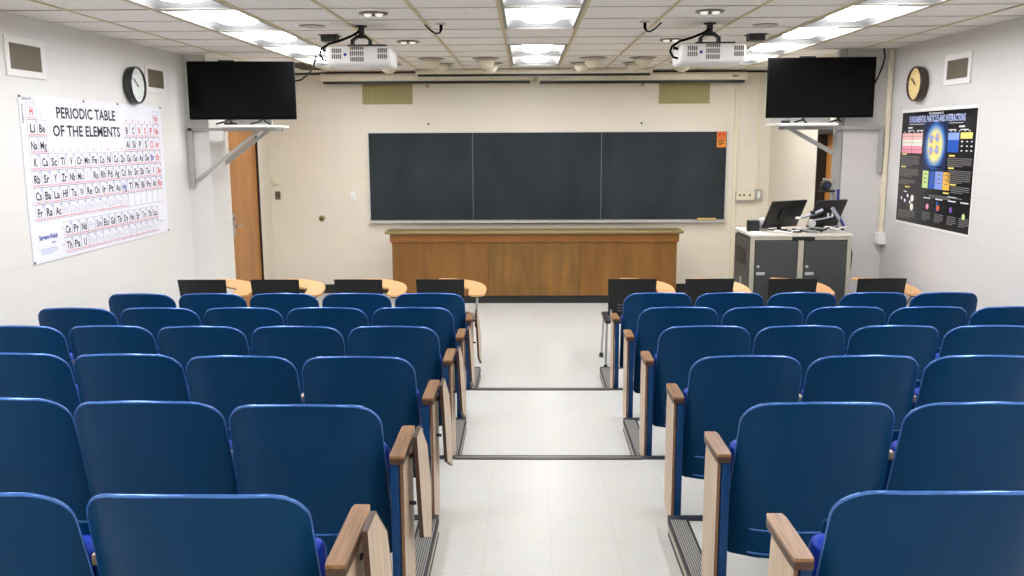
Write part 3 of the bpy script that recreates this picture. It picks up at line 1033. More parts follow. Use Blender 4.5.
# raceways and outlets right of the blackboard
r = thing('wall_conduit', 'tall cream conduit on the front wall right of the blackboard', 'conduit', (2.872, YF, 0))
MB().box(-.022, .022, -.03, -.001, .13, 2.86, .004, 1).build('conduit_cover', M['cream'], r)
r = thing('wall_conduit', 'thin cream conduit running down to the grey switch', 'conduit', (3.180, YF, 0))
MB().box(-.012, .012, -.022, -.001, 1.447, ZC - .035, .003, 1).build('conduit_cover', M['cream'], r)
r = thing('outlet_strip', 'cream outlet strip with three sockets right of the blackboard', 'outlet strip', (3.035, YF, 1.355))
MB().box(-.135, .12, -.05, -.001, -.055, .06, .005, 1).build('strip_box', M['cream'], r)
MB().box(-.145, .13, -.056, -.001, -.070, -.055, .002, 1).build('strip_ledge', M['grey_steel'], r)
for x in (-.09, -.03, .05):
    MB().lathe([(.014, -.05), (.014, -.054), (0, -.054)], (x, 0, .012), 'y', 12).build('socket', M['black_plastic'], r)
r = thing('light_switch', 'grey steel boxed light switch beside the outlet strip', 'light switch', (3.205, YF, 1.372))
MB().box(-.045, .045, -.055, -.001, -.072, .072, .005, 1).build('switch_box', M['grey_steel'], r)
MB().box(-.018, .018, -.060, -.055, -.045, .045, .002, 1).build('rocker', M['off_white'], r)
# raceway down the right corner
r = thing('corner_conduit', 'cream conduit down the right corner ending in a white box', 'conduit', (XR, YR, 0))
MB().box(-.052, -.006, -.056, -.006, 1.14, ZC - .012, .004, 1).build('conduit_cover', M['cream'], r)
MB().box(-.085, -.004, -.14, -.02, 1.02, 1.14, .006, 1).build('junction_box', M['off_white'], r)
# grey steel channel on the jamb of the right recess
o = MB().box(0, .075, 0, .07, .0, ZC - .012).box(.012, .063, -.012, 0, .0, ZC - .012).build('steel_channel', M['grey_steel'], None, 0)
o.location = (3.272, 9.515, 0)
tag(o, 'vertical grey steel channel beside the right doorway', 'post')
r = thing('hanging_cable', 'blue cable hanging down the grey steel channel', 'cable', (3.335, 9.485, 0))
MB().tube([(-.01, 0, 1.60), (-.008, .0, 1.45), (-.02, -.005, 1.38), (.02, -.01, 1.30), (.07, -.015, 1.20)], .011, 8).build('cable_run', M['blue_cord'], r, 60)

# ------------------------------------------------------------------ televisions on wall shelves
def tv(label, c, rz, w_, h_):
    r = thing('television', label, 'television', c, rz)
    h = w_ / 2
    MB().box(-h, h, 0, .035, 0, h_, .006, 2).build('bezel', M['cable_black'], r)
    MB().box(-h + .010, h - .010, -.0015, .0, .018, h_ - .010).build('screen', M['tv_screen'], r, 0)
    MB().box(-h * .75, h * .75, .035, .075, .06, h_ - .10, .012, 2).build('rear_housing', M['black_plastic'], r)
    MB().box(-h * .42, -h * .12, -.0005, .03, h_ - .002, h_ + .012, .004, 1).build('sensor_bar', M['black_plastic'], r)
    for sx in (-.16, .20):
        f = MB().tube([(sx, .02, .01), (sx - .02, -.03, -.022), (sx - .11, -.07, -.046)], .010, 6)
        f.tube([(sx, .02, .01), (sx + .02, .07, -.022), (sx + .06, .12, -.046)], .010, 6)
        f.build('stand_foot', M['black_plastic'], r, 60)
    return r
tv('black flat television on the left wall shelf', (-3.005, 9.50, 2.358), math.radians(5), 1.115, .603)
tv('black flat television on the right wall shelf', (3.035, 9.33, 2.345), math.radians(-2), 1.09, .607)

def bracket(r, xw, xe, xs0, zs0, xs1, y, zt, zb, strut=True):
    s = 1 if xe > xw else -1
    b = MB().box(min(xw, xw + s * .04), max(xw, xw + s * .04), y - .02, y + .02, zb, zt)
    b.box(min(xw, xe), max(xw, xe), y - .02, y + .02, zt - .032, zt)
    o = b.build('bracket_angle', M['grey_steel'], r, 0)
    if strut:
        MB().prism([(xs0, y - .017, zs0), (xs0 + s * .055, y - .017, zs0), (xs1 + s * .055, y - .017, zt - .032), (xs1, y - .017, zt - .032)], (0, .034, 0)).build('bracket_strut', M['grey_steel'], r, 0)
r = thing('wall_shelf', 'white shelf on steel brackets under the left television', 'shelf')
MB().box(-3.26, -2.72, 9.40, 10.26, 2.276, 2.302, .004, 1).build('shelf_board', M['off_white'], r)
MB().box(-3.26, -2.74, 9.66, 9.68, 2.303, 2.37, .002, 1).build('shelf_upstand', M['off_white'], r)
bracket(r, -3.665, -2.66, -3.63, 1.71, -2.92, 9.675, 2.274, 1.635)
MB().box(-3.449, -2.78, 10.18, 10.22, 2.242, 2.274).build('bracket_angle', M['grey_steel'], r, 0)
MB().prism([(-3.449, 10.183, 1.86), (-3.449, 10.183, 1.915), (-2.985, 10.183, 2.242), (-2.925, 10.183, 2.242)], (0, .034, 0)).build('bracket_strut', M['grey_steel'], r, 0)
r = thing('wall_shelf', 'white shelf on steel brackets under the right television', 'shelf')
MB().box(2.60, 3.20, 9.22, 9.75, 2.262, 2.288, .004, 1).build('shelf_board', M['off_white'], r)
MB().box(2.57, 3.20, 9.48, 9.50, 2.289, 2.36, .002, 1).build('shelf_upstand', M['off_white'], r)
b = MB().box(3.715, 3.75, 9.44, 9.485, 1.78, 2.26).box(2.72, 3.715, 9.44, 9.47, 2.225, 2.26)
b.build('bracket_angle', M['grey_steel'], r, 0)
b = MB().box(2.68, 3.05, 9.53, 9.565, 2.225, 2.26)
b.build('bracket_angle', M['grey_steel'], r, 0)
MB().prism([(2.78, 9.53, 2.225), (2.86, 9.53, 2.225), (3.268, 9.53, 2.005), (3.268, 9.53, 1.955)], (0, .034, 0)).build('bracket_strut', M['grey_steel'], r, 0)
def box_on(name, label, cat, c, w_, d, h_, m_):
    o = MB().box(-w_ / 2, w_ / 2, -d / 2, d / 2, 0, h_, .004, 1).build(name, m_)
    o.location = c
    return tag(o, label, cat)
box_on('media_box', 'small black media box on the right wall shelf', 'media box', (2.67, 9.27, 2.289), .08, .07, .028, M['black_plastic'])
box_on('media_box', 'small black media box on the left wall shelf', 'media box', (-3.14, 9.45, 2.303), .09, .07, .022, M['black_plastic'])
# television cables
r = thing('television_cable', 'black cable looping from the left television to the ceiling void', 'cable', (-2.40, 9.60, 2.7))
MB().tube([(-.06, 0, .06), (.0, .02, .075), (.06, .06, .13), (.11, .12, .20), (.13, .2, .335)], .010, 6).build('cable_run', M['cable_black'], r, 60)
r = thing('television_cable', 'black cable rising from the right television to the ceiling', 'cable', (3.60, 9.38, 2.7))
MB().tube([(-.02, 0, -.05), (.03, .02, .04), (.08, .03, .16), (.10, .03, .26), (.085, .03, .345)], .008, 6).build('cable_run', M['cable_black'], r, 60)

# wall camera by the right doorway
r = thing('wall_camera', 'black tracking camera mounted beside the right doorway', 'camera', (3.18, 9.45, 1.60))
MB().box(-.065, .06, -.05, .05, -.03, -.005, .005, 2).build('camera_base', M['black_plastic'], r)
MB().lathe([(0, -.06), (.045, -.06), (.052, -.02), (.052, .03), (.040, .05), (0, .05)], (-.005, 0, .045), 'y', 18).build('camera_head', M['black_plastic'], r, 50)
MB().lathe([(0, -.068), (.025, -.068), (.028, -.06), (0, -.06)], (-.005, 0, .045), 'y', 16).build('camera_lens', M['proj_lens'], r, 50)
MB().box(-.03, .03, -.03, .03, .095, .115, .004, 1).build('camera_cap', M['grey_steel'], r)
MB().box(.06, .095, -.012, .068, -.028, -.008).build('mounting_arm', M['black_plastic'], r, 0)

# ------------------------------------------------------------------ equipment cabinet and what stands on it
r = thing('equipment_cabinet', 'grey two-door equipment cabinet with pale top at the right', 'cabinet', (2.745, 8.80, 0))
h = .50
D = .68
MB().box(-h + .02, h - .02, .02, D, .06, 1.155).build('carcass', M['rack_grey'], r, 0)
MB().box(-h - .008, h + .008, -.012, D + .01, 1.165, 1.195, .006, 2).build('cabinet_top', M['rack_top'], r)
fr = MB()
for x in (-h, -.027, h - .04):
    fr.box(x, x + (.054 if x == -.027 else .04), -.006, .02, .04, 1.165)
fr.box(-h + .04, h - .04, -.004, .02, 1.135, 1.165).box(-h + .04, h - .04, -.004, .02, .04, .07)
fr.build('face_frame', M['rack_trim'], r, 0)
MB().box(-.09, .13, -.016, .0, 1.135, 1.165).build('keyboard_track', M['black_plastic'], r, 0)
for x0, x1, hs in ((-h + .048, -.035, -1), (.035, h - .048, -1)):
    d = MB().box(x0, x1, -.012, .004, .08, 1.125, .003, 1).build('cabinet_door', M['rack_dark'], r)
    MB().box(x0 + .015, x0 + .10, -.016, -.012, .782, .812, .001, 1).build('door_latch', M['alu'], d)
    MB().lathe([(.014, -.012), (.014, -.020), (0, -.022)], (x0 + .03, 0, .868), 'y', 12).build('key_lock', M['alu'], d)
sd = MB().box(-h - .004, -h + .02, .03, D - .03, .08, 1.14).build('side_panel', M['rack_grey'], r, 0)
for q in range(2):
    g = MB()
    for k in range(6):
        g.box(-h - .007, -h - .004, .16 + q * .22, .34 + q * .22, .86 + k * .028, .875 + k * .028)
    g.build('side_louvres', M['black_plastic'], sd, 0)
MB().box(-h - .016, -h - .004, .30, .34, .62, .72, .003, 1).build('side_latch', M['alu'], sd)
for x in (-h + .05, h - .05):
    for y in (.07, D - .07):
        MB().lathe([(0, 0), (.03, 0), (.034, .02), (.03, .06), (0, .06)], (x, y, 0), 'z', 12).build('caster', M['black_plastic'], r, 50)
MB().box(h - .02, h + .022, .10, .15, .72, 1.10, .006, 2).build('power_strip', M['off_white'], r)
MB().tube([(h + .03, .125, 1.09), (h + .052, .12, .98), (h + .048, .12, .85), (h + .03, .12, .74), (h + .015, .13, .66)], .008, 6).build('power_cord', M['black_plastic'], r, 60)

ZTOP = 1.196
def monitor(label, x, y, rz, w_, hgt, lean, shear):
    r = thing('computer_monitor', label, 'monitor', (x, y, ZTOP), rz)
    mx = Matrix.Translation((0, 0, .03)) @ Matrix.Rotation(math.radians(shear), 4, 'Y') @ Matrix.Rotation(math.radians(lean), 4, 'X')
    p = MB().box(-w_ / 2, w_ / 2, 0, .022, 0, hgt, .004, 2, mx)
    p.build('rear_shell', M['black_plastic'], r)
    p = MB().box(-w_ / 2 + .008, w_ / 2 - .008, .022, .026, .008, hgt - .008, 0, 1, mx)
    p.build('display', M['tv_screen'], r, 0)
    MB().box(-w_ * .18, w_ * .18, -.02, .0, hgt * .3, hgt * .72, .008, 2, mx).build('rear_bulge', M['black_matte'], r)
    MB().box(-.09, .09, -.03, .10, 0, .010, .003, 1).build('stand_base', M['black_plastic'], r)
    MB().box(-.025, .025, .004, .02, .008, .05 + hgt * .3).build('stand_neck', M['black_plastic'], r)
    return r
monitor('left computer monitor seen from behind on the equipment cabinet', 2.63, 9.16, math.radians(32), .50, .305, 25, 0)
monitor('right computer monitor seen from behind on the equipment cabinet', 3.085, 9.22, math.radians(30), .44, .305, 25, 0)
r = thing('monitor_arm', 'silver double monitor arm standing before the two monitors', 'monitor arm', (2.87, 8.90, ZTOP))
MB().lathe([(0, 0), (.06, 0), (.06, .012), (.022, .02), (.020, .10), (0, .10)], (0, 0, 0), 'z', 20).build('post', M['chrome'], r, 50)
MB().lathe([(0, -.03), (.036, -.03), (.040, -.02), (.040, .02), (0, .02)], (0, 0, .095), 'y', 20).build('pivot_disc', M['alu'], r, 50)
MB().tube([(-.165, -.02, .150), (-.115, -.02, .150)], .013, 10).build('left_joint', M['off_white'], r, 50)
MB().tube([(-.12, -.02, .150), (.02, -.02, .195), (.10, -.02, .232)], [.013, .016, .015], 10).build('gas_spring_arm', M['arm_grey'], r, 50)
MB().box(-.02, .02, -.045, .005, .185, .22, .004, 1).build('arm_collar', M['black_plastic'], r)
MB().tube([(0, -.02, .125), (.12, -.02, .145), (.20, -.02, .165)], .009, 10).build('lower_link', M['arm_grey'], r, 50)
MB().tube([(.155, -.02, .15), (.155, -.02, .20)], .010, 10).build('elbow', M['alu'], r, 50)
MB().prism([(.175, -.03, .245), (.205, -.03, .262), (.285, -.03, .145), (.262, -.03, .125)], (0, .02, 0)).build('mounting_plate', M['arm_grey'], r, 0)
MB().tube([(.20, -.01, .155), (.215, .02, .22), (.23, .06, .20)], .009, 8).build('right_joint', M['alu'], r, 50)
box_on('control_box', 'small black control box at the left end of the cabinet top', 'control box', (2.325, 9.05, ZTOP), .105, .12, .115, M['black_plastic'])
r = thing('desk_speaker', 'small grey rounded device behind the black control box', 'speaker', (2.455, 9.15, ZTOP))
MB().lathe([(0, 0), (.05, 0), (.055, .04), (.05, .11), (.03, .13), (0, .13)], (0, 0, 0), 'z', 18).build('body', M['grey_steel'], r, 50)
box_on('document_pad', 'white paper pad lying on the cabinet top near its left corner', 'paper pad', (2.325, 8.90, ZTOP), .12, .10, .012, M['off_white'])
rnd = random.Random(3)
CAB = ['pale cable tangled on the front of the cabinet top', 'black cable running along the front of the cabinet top', 'black cable coiled by the foot of the left monitor',
       'grey cable draped under the silver monitor arm', 'black cable curling over the cabinet top toward its right corner', 'pale cable bundled by the foot of the right monitor']
for i, lab in enumerate(CAB):
    x0 = 2.46 + i * .10
    r = thing('loose_cable', lab, 'cable', (x0, 8.86 + .008 * (i % 3), ZTOP))
    pts = []
    L_ = min(.42 if i in (1, 4) else .30, 3.2 - x0)
    ph = rnd.uniform(0, 6)
    for k in range(29):
        t = k / 28
        pts.append((L_ * t + .02 * math.sin(ph + t * 13), -.03 + .025 * math.sin(ph + t * 6) + i * .006, .0095 + .006 * i + .020 * (.5 - .5 * math.cos(ph + t * 9))))
    MB().tube(pts, .0085, 6).build('cable_run', M['off_white'] if i in (0, 5) else (M['grey_steel'] if i == 3 else M['black_plastic']), r, 60)

# ------------------------------------------------------------------ ceiling equipment
def projector(label, x, y, mirror):
    r = thing('projector', label, 'projector', (x, y, ZC))
    zb, zt = -.330, -.178
    w_ = .52
    MB().box(-w_ / 2, w_ / 2, -.19, .20, zb, zt, .035, 4).build('housing', M['off_white'], r, 45)
    s = -1 if mirror else 1
    for x0, nx, zc, dz in ((-.20, 5, -.245, .02), (-.055, 7, -.245, .02), (.165, 5, -.245, .02)):
        v = MB()
        for row in range(3 if nx == 7 else 2):
            for k in range(nx):
                xx = x0 + k * .016
                zz = zc + .042 - row * .045 + (.012 if nx == 7 else -.012)
                v.box(xx - .005, xx + .005, -.1925, -.1895, zz - .017, zz + .017)
        v.build('vent_slots', M['vent_slot'], r, 0)
    MB().lathe([(.012, -.189), (.012, -.195), (0, -.195)], (-.10, 0, -.245), 'y', 12).build('sensor', M['ink_blue'], r)
    MB().lathe([(.0, .16), (.060, .16), (.065, .24), (.055, .26), (0, .255)], (s * .15, 0, -.245), 'y', 20).build('lens_barrel', M['black_plastic'], r, 50)
    ec = MB().box(s * .235 - .03, s * .235 + .03, -.14, .19, zb - .005, zt - .02, .025, 3)
    ec.build('side_cover', M['white_metal'], r, 45)
    mt = MB().lathe([(0, -.003), (.05, -.003), (.05, -.012), (.026, -.014), (.026, -.085), (0, -.085)], (0, 0, 0), 'z', 16)
    mt.build('ceiling_pole', M['black_plastic'], r, 50)
    br = MB().box(-.045, .045, -.03, .03, -.10, -.075, .005, 1)
    br.prism([(-.045, -.03, -.085), (-.085, -.03, -.115), (-.085, -.03, -.155), (-.060, -.03, -.155), (-.060, -.03, -.118), (-.03, -.03, -.098)], (0, .06, 0))
    br.prism([(.045, -.03, -.085), (.085, -.03, -.115), (.085, -.03, -.155), (.060, -.03, -.155), (.060, -.03, -.118), (.03, -.03, -.098)], (0, .06, 0))
    br.box(-.11, .20, -.04, .04, -.176, -.152)
    br.build('mount_bracket', M['black_plastic'], r, 0)
    cb = MB()
    cb.tube([(-.01, -.04, -.05), (-.06, -.06, -.085), (-.16, -.07, -.125), (-.25, -.08, -.15), (-.31, -.08, -.19), (-.325, -.08, -.23), (-.30, -.09, -.275), (-.262, -.10, -.285)], .010, 8)
    cb.tube([(-.30, -.08, -.20), (-.262, -.08, -.21)], .011, 8)
    cb.build('power_cable', M['cable_black'], r, 60)
    return r
projector('white ceiling projector on black mount, left one', -1.335, 7.38, False)
projector('white ceiling projector on black mount, right one', 1.475, 7.34, True)

def mk_dome():
    r = thing('dome_downlight', '', 'ceiling light')
    R = .108
    MB().lathe([(R, -.006)] + [(R * math.cos(a), -.006 - .115 * math.sin(a)) for a in [PI / 2 * k / 10 for k in range(1, 10)]] + [(0, -.121)], (0, 0, 0), 'z', 28).build('dome_shade', M['dome'], r, 60)
    MB().lathe([(R * .95, -.001), (R * 1.45, -.001), (R * 1.45, -.005), (R * 1.0, -.012), (R * .95, -.012)], (0, 0, 0), 'z', 28).build('trim_ring', M['ring_grey'], r, 60)
    pr = MB().box(-.006, .006, -.02, .02, -.135, -.115, .003, 1)
    MB().tube([(R * 1.0 * math.cos(a), R * 1.0 * math.sin(a), -.03) for a in [2 * PI * k / 28 for k in range(28)]], .0045, 6, True).build('shade_band', M['rack_trim'], r, 60)
    pr.bm.free()
    return r
dm = None
for row, (y, xs2) in enumerate(((10.30, (-1.68, -1.075, -.455, .765, 1.33, 1.93)), (10.98, (-1.66, -1.02, -.435, .685, 1.31, 1.885)))):
    for k, x in enumerate(xs2):
        o = mk_dome() if dm is None else copy_tree(dm)
        if dm is None: dm = o
        o.location = (x, y, ZC)
        o['label'] = 'ivory dome downlight, %s from the left in the %s row' % (ordn[k], ('nearer', 'farther')[row])
        o['group'] = 'ivory dome downlights'
for x, y, s in ((-1.724, 8.0, 'left'), (2.05, 8.15, 'right')):
    r = thing('ceiling_box', 'small black square box under the ceiling beside the %s projector' % s, 'ceiling box', (x, y, ZC))
    MB().box(-.070, .070, -.070, .070, -.060, -.006, .006, 1).build('housing', M['black_plastic'], r)
    MB().box(-.088, .088, -.088, .088, -.009, -.003, .002, 1).build('mounting_plate', M['rack_grey'], r)
for x, y, s in ((-1.726, 7.35, 'left'), (1.951, 7.476, 'right')):
    r = thing('ceiling_speaker', 'round flush grey ceiling speaker above the %s projector' % s, 'speaker', (x, y, ZC))
    MB().lathe([(0, -.004), (.10, -.004), (.105, -.009), (.09, -.012), (0, -.012)], (0, 0, 0), 'z', 28).build('grille', M['grey_steel'], r, 50)
OV = ((-1.111, 6.66, 'nearer twin downlight, left half of the ceiling'), (-1.103, 8.52, 'farther twin downlight, left half of the ceiling'),
      (1.336, 6.66, 'nearer twin downlight, right half of the ceiling'), (1.350, 8.49, 'farther twin downlight, right half of the ceiling'))
for x, y, lab in OV:
    r = thing('twin_downlight', 'small white oval ' + lab, 'ceiling light', (x, y, ZC))
    MB().lathe([(.075, -.004), (.105, -.004), (.105, -.010), (.09, -.014), (.075, -.010)], (0, 0, 0), 'z', 24).build('trim_ring', M['ring_grey'], r, 50)
    for sx in (-.042, .042):
        MB().lathe([(0, -.004), (.030, -.004), (.028, -.018), (.018, -.026), (0, -.028)], (sx, 0, 0), 'z', 16).build('lamp', M['lamp_white'], r, 50)
    MB().box(-.004, .004, -.02, .02, -.02, -.004).build('lamp_bridge', M['black_plastic'], r, 0)
for x, y, s, sg in ((-.673, 7.25, 'left of', -1), (.939, 7.21, 'right of', 1)):
    r = thing('ceiling_cable', 'short black cord looping from a ceiling plate %s the centre lights' % s, 'cable', (x, y, ZC))
    MB().lathe([(0, -.004), (.042, -.004), (.042, -.012), (0, -.014)], (0, 0, 0), 'z', 16).build('ceiling_plate', M['tee'], r, 50)
    p = [(0, 0, -.012), (0, 0, -.05), (sg * .012, 0, -.075), (sg * .04, 0, -.082), (sg * .08, .0, -.06), (sg * .13, .0, -.012)]
    MB().tube(p, [.014, .012, .007, .006, .006, .006], 8).build('cord', M['cable_black'], r, 60)
# dark panel painted as an open bay's unlit void, beyond the left television
o = MB().box(-2.90, -2.645, 10.70, 11.70, ZC - .012, ZC - .007).build('painted_ceiling_opening', M['dark_gap'], None, 0)
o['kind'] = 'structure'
# ------------------------------------------------------------------ periodic table poster (left wall)
PX = XL + .002
r = thing('periodic_table_poster', 'large white periodic table of the elements poster on the left wall', 'poster', (PX, 7.76, 1.845))
Y0, Z0 = 7.76, 1.845
def lp(y, z, d=.006): return (d, y - Y0, z - Z0)
UX, UZ = (0, 1, 0), (0, 0, 1)
MB().box(0, .005, 6.500 - Y0, 9.030 - Y0, 1.218 - Z0, 2.476 - Z0, .001, 1).build('poster_board', M['poster_white'], r, 0)
ink = {k: MB() for k in ('ink_black', 'ink_red', 'ink_blue', 'ink_grey', 'ink_line', 'ink_pale_red', 'ink_pale_blue')}
letter(ink['ink_black'], 'PERIODIC TABLE', lp(7.512, 2.318), UX, UZ, .084, 1.005, 'c', .022)
letter(ink['ink_black'], 'OF THE ELEMENTS', lp(7.512, 2.176), UX, UZ, .084, 1.155, 'c', .022)
letter(ink['ink_black'], 'GROUP 1', lp(6.535, 2.438), UX, UZ, .022, .15, 'l', .01)
letter(ink['ink_black'], 'PERIODS', lp(6.545, 2.27), (0, 0, 1), (0, -1, 0), .022, .14, 'l', .01)
letter(ink['ink_blue'], 'Sargent-Welch', lp(6.735, 1.392), UX, UZ, .036, .265, 'c', .03)
letter(ink['ink_blue'], 'VWR', lp(6.80, 1.352), UX, UZ, .016, .06, 'c', .02)
for k in range(3):
    ink['ink_pale_blue'].box(.005, .006, 6.61 - Y0, (6.85 - .05 * (k == 2)) - Y0, 1.315 - k * .016 - Z0, 1.320 - k * .016 - Z0)
ink['ink_line'].box(.005, .006, 8.83 - Y0, 8.93 - Y0, 1.338 - Z0, 1.342 - Z0)
CW, RH = .1318, .1272
YC, ZC_ = 6.584, 2.424
def cell(col, row_top, sym, num, name, colr, cw=CW, y0=YC):
    y = y0 + col * cw; zt = row_top
    t = .0022
    li = ink['ink_line']
    for q in ((y, y + cw, zt - t, zt), (y, y + cw, zt - RH, zt - RH + t), (y, y + t, zt - RH, zt), (y + cw - t, y + cw, zt - RH, zt)):
        li.box(.005, .0056, q[0] - Y0, q[1] - Y0, q[2] - Z0, q[3] - Z0)
    if sym:
        wd = {1: .045, 2: .082}.get(len(sym), .08)
        if sym in ('I',): wd = .012
        if sym in ('W', 'Mg', 'Mn', 'Mo', 'Cm', 'Sm', 'Fm', 'Tm'): wd = max(wd, .088 if len(sym) > 1 else .06)
        if sym in ('Li', 'Al', 'Si', 'Ti', 'Tl', 'Fr', 'Ir', 'Er', 'Cl', 'Ni', 'Bi', 'In', 'Fl'): wd = .066
        letter(ink[colr], sym, lp(y + cw / 2, zt - .094), UX, UZ, .060, wd, 'c', 0.0 if colr == 'ink_grey' else (.008 if ('W' in sym or 'M' in sym or 'm' in sym) else .022))
    if num:
        letter(ink['ink_pale_blue'] , str(num), lp(y + cw - .012 - .012 * len(str(num)), zt - .027), UX, UZ, .019, None, 'l', .03)
    if name:
        letter(ink['ink_pale_red'], name, lp(y + cw / 2, zt - .117), UX, UZ, .0125, min(cw * .86, .016 * len(name)), 'c', .03)
NAMES = 'Hydrogen Helium Lithium Beryllium Boron Carbon Nitrogen Oxygen Fluorine Neon Sodium Magnesium Aluminum Silicon Phosphorus Sulfur Chlorine Argon Potassium Calcium Scandium Titanium Vanadium Chromium Manganese Iron Cobalt Nickel Copper Zinc Gallium Germanium Arsenic Selenium Bromine Krypton Rubidium Strontium Yttrium Zirconium Niobium Molybdenum Technetium Ruthenium Rhodium Palladium Silver Cadmium Indium Tin Antimony Tellurium Iodine Xenon Cesium Barium Lanthanum Cerium Praseodymium Neodymium Promethium Samarium Europium Gadolinium Terbium Dysprosium Holmium Erbium Thulium Ytterbium Lutetium Hafnium Tantalum Tungsten Rhenium Osmium Iridium Platinum Gold Mercury Thallium Lead Bismuth Polonium Astatine Radon Francium Radium Actinium Thorium Protactinium Uranium Neptunium Plutonium Americium Curium Berkelium Californium Einsteinium Fermium Mendelevium Nobelium Lawrencium Rutherfordium Dubnium Seaborgium Bohrium Hassium Meitnerium Darmstadtium Roentgenium Copernicium'.split()
SYMS = 'H He Li Be B C N O F Ne Na Mg Al Si P S Cl Ar K Ca Sc Ti V Cr Mn Fe Co Ni Cu Zn Ga Ge As Se Br Kr Rb Sr Y Zr Nb Mo Tc Ru Rh Pd Ag Cd In Sn Sb Te I Xe Cs Ba La Ce Pr Nd Pm Sm Eu Gd Tb Dy Ho Er Tm Yb Lu Hf Ta W Re Os Ir Pt Au Hg Tl Pb Bi Po At Rn Fr Ra Ac Th Pa U Np Pu Am Cm Bk Cf Es Fm Md No Lr Rf Db Sg Bh Hs Mt Ds Rg Cn'.split()
GAS = set('H N O F Cl He Ne Ar Kr Xe Rn'.split()); LIQ = {'Br', 'Hg'}
SYN = set('Tc Pm'.split()) | set(SYMS[92:])
def put(z, col, row_top, cw=CW, y0=YC):
    s = SYMS[z - 1]
    c = 'ink_red' if s in GAS else 'ink_blue' if s in LIQ else 'ink_grey' if s in SYN else 'ink_black'
    cell(col, row_top, s, z, NAMES[z - 1], c, cw, y0)
rt = lambda k: ZC_ - k * RH
put(1, 0, rt(0)); put(2, 17, rt(0))
for i, z in enumerate((3, 4)): put(z, i, rt(1))
for i, z in enumerate((11, 12)): put(z, i, rt(2))
for i in range(6): put(5 + i, 12 + i, rt(1)); put(13 + i, 12 + i, rt(2))
for i in range(18): put(19 + i, i, rt(3)); put(37 + i, i, rt(4))
for i in range(3): put(55 + i, i, rt(5)); put(87 + i, i, rt(6))
for i in range(15): put(72 + i, 3 + i, rt(5))
for i in range(9): put(104 + i, 3 + i, rt(6))
for i in range(12, 18): cell(i, rt(6), '', None, '', 'ink_grey')
for i in range(14):
    put(58 + i, i, 1.502, .1303, 6.972); put(90 + i, i, 1.374, .1303, 6.972)
for k in range(1, 8):
    letter(ink['ink_black'], str(k), lp(6.557, rt(k - 1) - .12), UX, UZ, .018)
for k, (col, zt) in enumerate([(1, rt(1))] + [(c, rt(3)) for c in range(2, 12)] + [(c, rt(1)) for c in range(12, 17)]):
    letter(ink['ink_pale_red'], str(k + 2), lp(YC + (col + .5) * CW, zt + .012), UX, UZ, .022, None, 'c', .03)
letter(ink['ink_red'], '*', lp(6.945, 1.43), UX, UZ, .03); letter(ink['ink_red'], '**', lp(6.945, 1.30), UX, UZ, .03)
for k, nm in (('ink_black', 'black_lettering'), ('ink_red', 'red_lettering'), ('ink_blue', 'blue_lettering'), ('ink_grey', 'pale_lettering'), ('ink_line', 'cell_lines'), ('ink_pale_red', 'red_small_print'), ('ink_pale_blue', 'blue_small_print')):
    ink[k].build(nm, M[k], r, 0)
for y, z in ((6.512, 2.464), (7.457, 2.464), (8.08, 2.466), (9.018, 2.464), (6.512, 1.232), (9.018, 1.232)):
    MB().lathe([(.010, .004), (.009, .010), (0, .012)], lp(y, z, 0), 'x', 10).build('pin', M['ink_black'], r)

# ------------------------------------------------------------------ particle chart (right wall)
r = thing('particle_physics_poster', 'black particle physics chart with yellow oval on the right wall', 'poster', (XR - .002, 8.386, 1.848))
Y0, Z0 = 8.386, 1.848
UX, UZ = (0, -1, 0), (0, 0, 1)
def q(y, z, d=.006): return (-d, y - Y0, z - Z0)
def rect(mb, ya, yb, za, zb, d0=.004, d1=.005):
    mb.box(-d1, -d0, min(ya, yb) - Y0, max(ya, yb) - Y0, za - Z0, zb - Z0)
b0 = MB(); rect(b0, 9.165, 7.625, 1.283, 2.412, 0, .003); b0.build('white_border', M['off_white'], r, 0)
b0 = MB(); rect(b0, 9.150, 7.645, 1.305, 2.382, .003, .004); b0.build('black_sheet', M['poster_black'], r, 0)
t = MB(); letter(t, 'FUNDAMENTAL PARTICLES AND INTERACTIONS', q(8.41, 2.283), UX, UZ, .058, 1.13, 'c', .03)
t.build('title_lettering', M['ink_lavender'], r, 0)
t = MB(); letter(t, 'THE STANDARD MODEL OF', q(8.41, 2.350), UX, UZ, .018, .30, 'c', .02)
for y in (9.0, 7.95): rect(t, y, y - .10, 2.225, 2.238)
rect(t, 8.97, 7.88, 2.262, 2.266)
for y in (8.94, 8.74, 8.08, 7.86): rect(t, y + .06, y - .08, 2.20, 2.208)
for y in (9.08, 8.98, 8.86, 8.78, 8.70): rect(t, y, y - .028, 2.186, 2.194)
for y in (8.11, 8.03, 7.95, 7.85, 7.77): rect(t, y, y - .028, 2.190, 2.197)
for k, y in enumerate((8.55, 8.30, 8.05, 7.82)): rect(t, y, y - .14, 1.565, 1.575)
for yy in (7.89, 7.80, 7.72):
    for zz in (2.10, 2.06, 2.02): rect(t, yy, yy - .03, zz - .005, zz + .005)
rect(t, 8.06, 7.90, 1.575 + .03, 1.58 + .03); rect(t, 9.0, 8.93, 1.60, 1.61)
rect(t, 8.43, 8.22, 1.862, 1.872, .006, .007)
for y, z in ((9.06, 1.52), (8.98, 1.50), (8.92, 1.55), (8.86, 1.49)): rect(t, y, y - .03, z, z + .03)
t.build('white_lettering', M['ink_white'], r, 0)
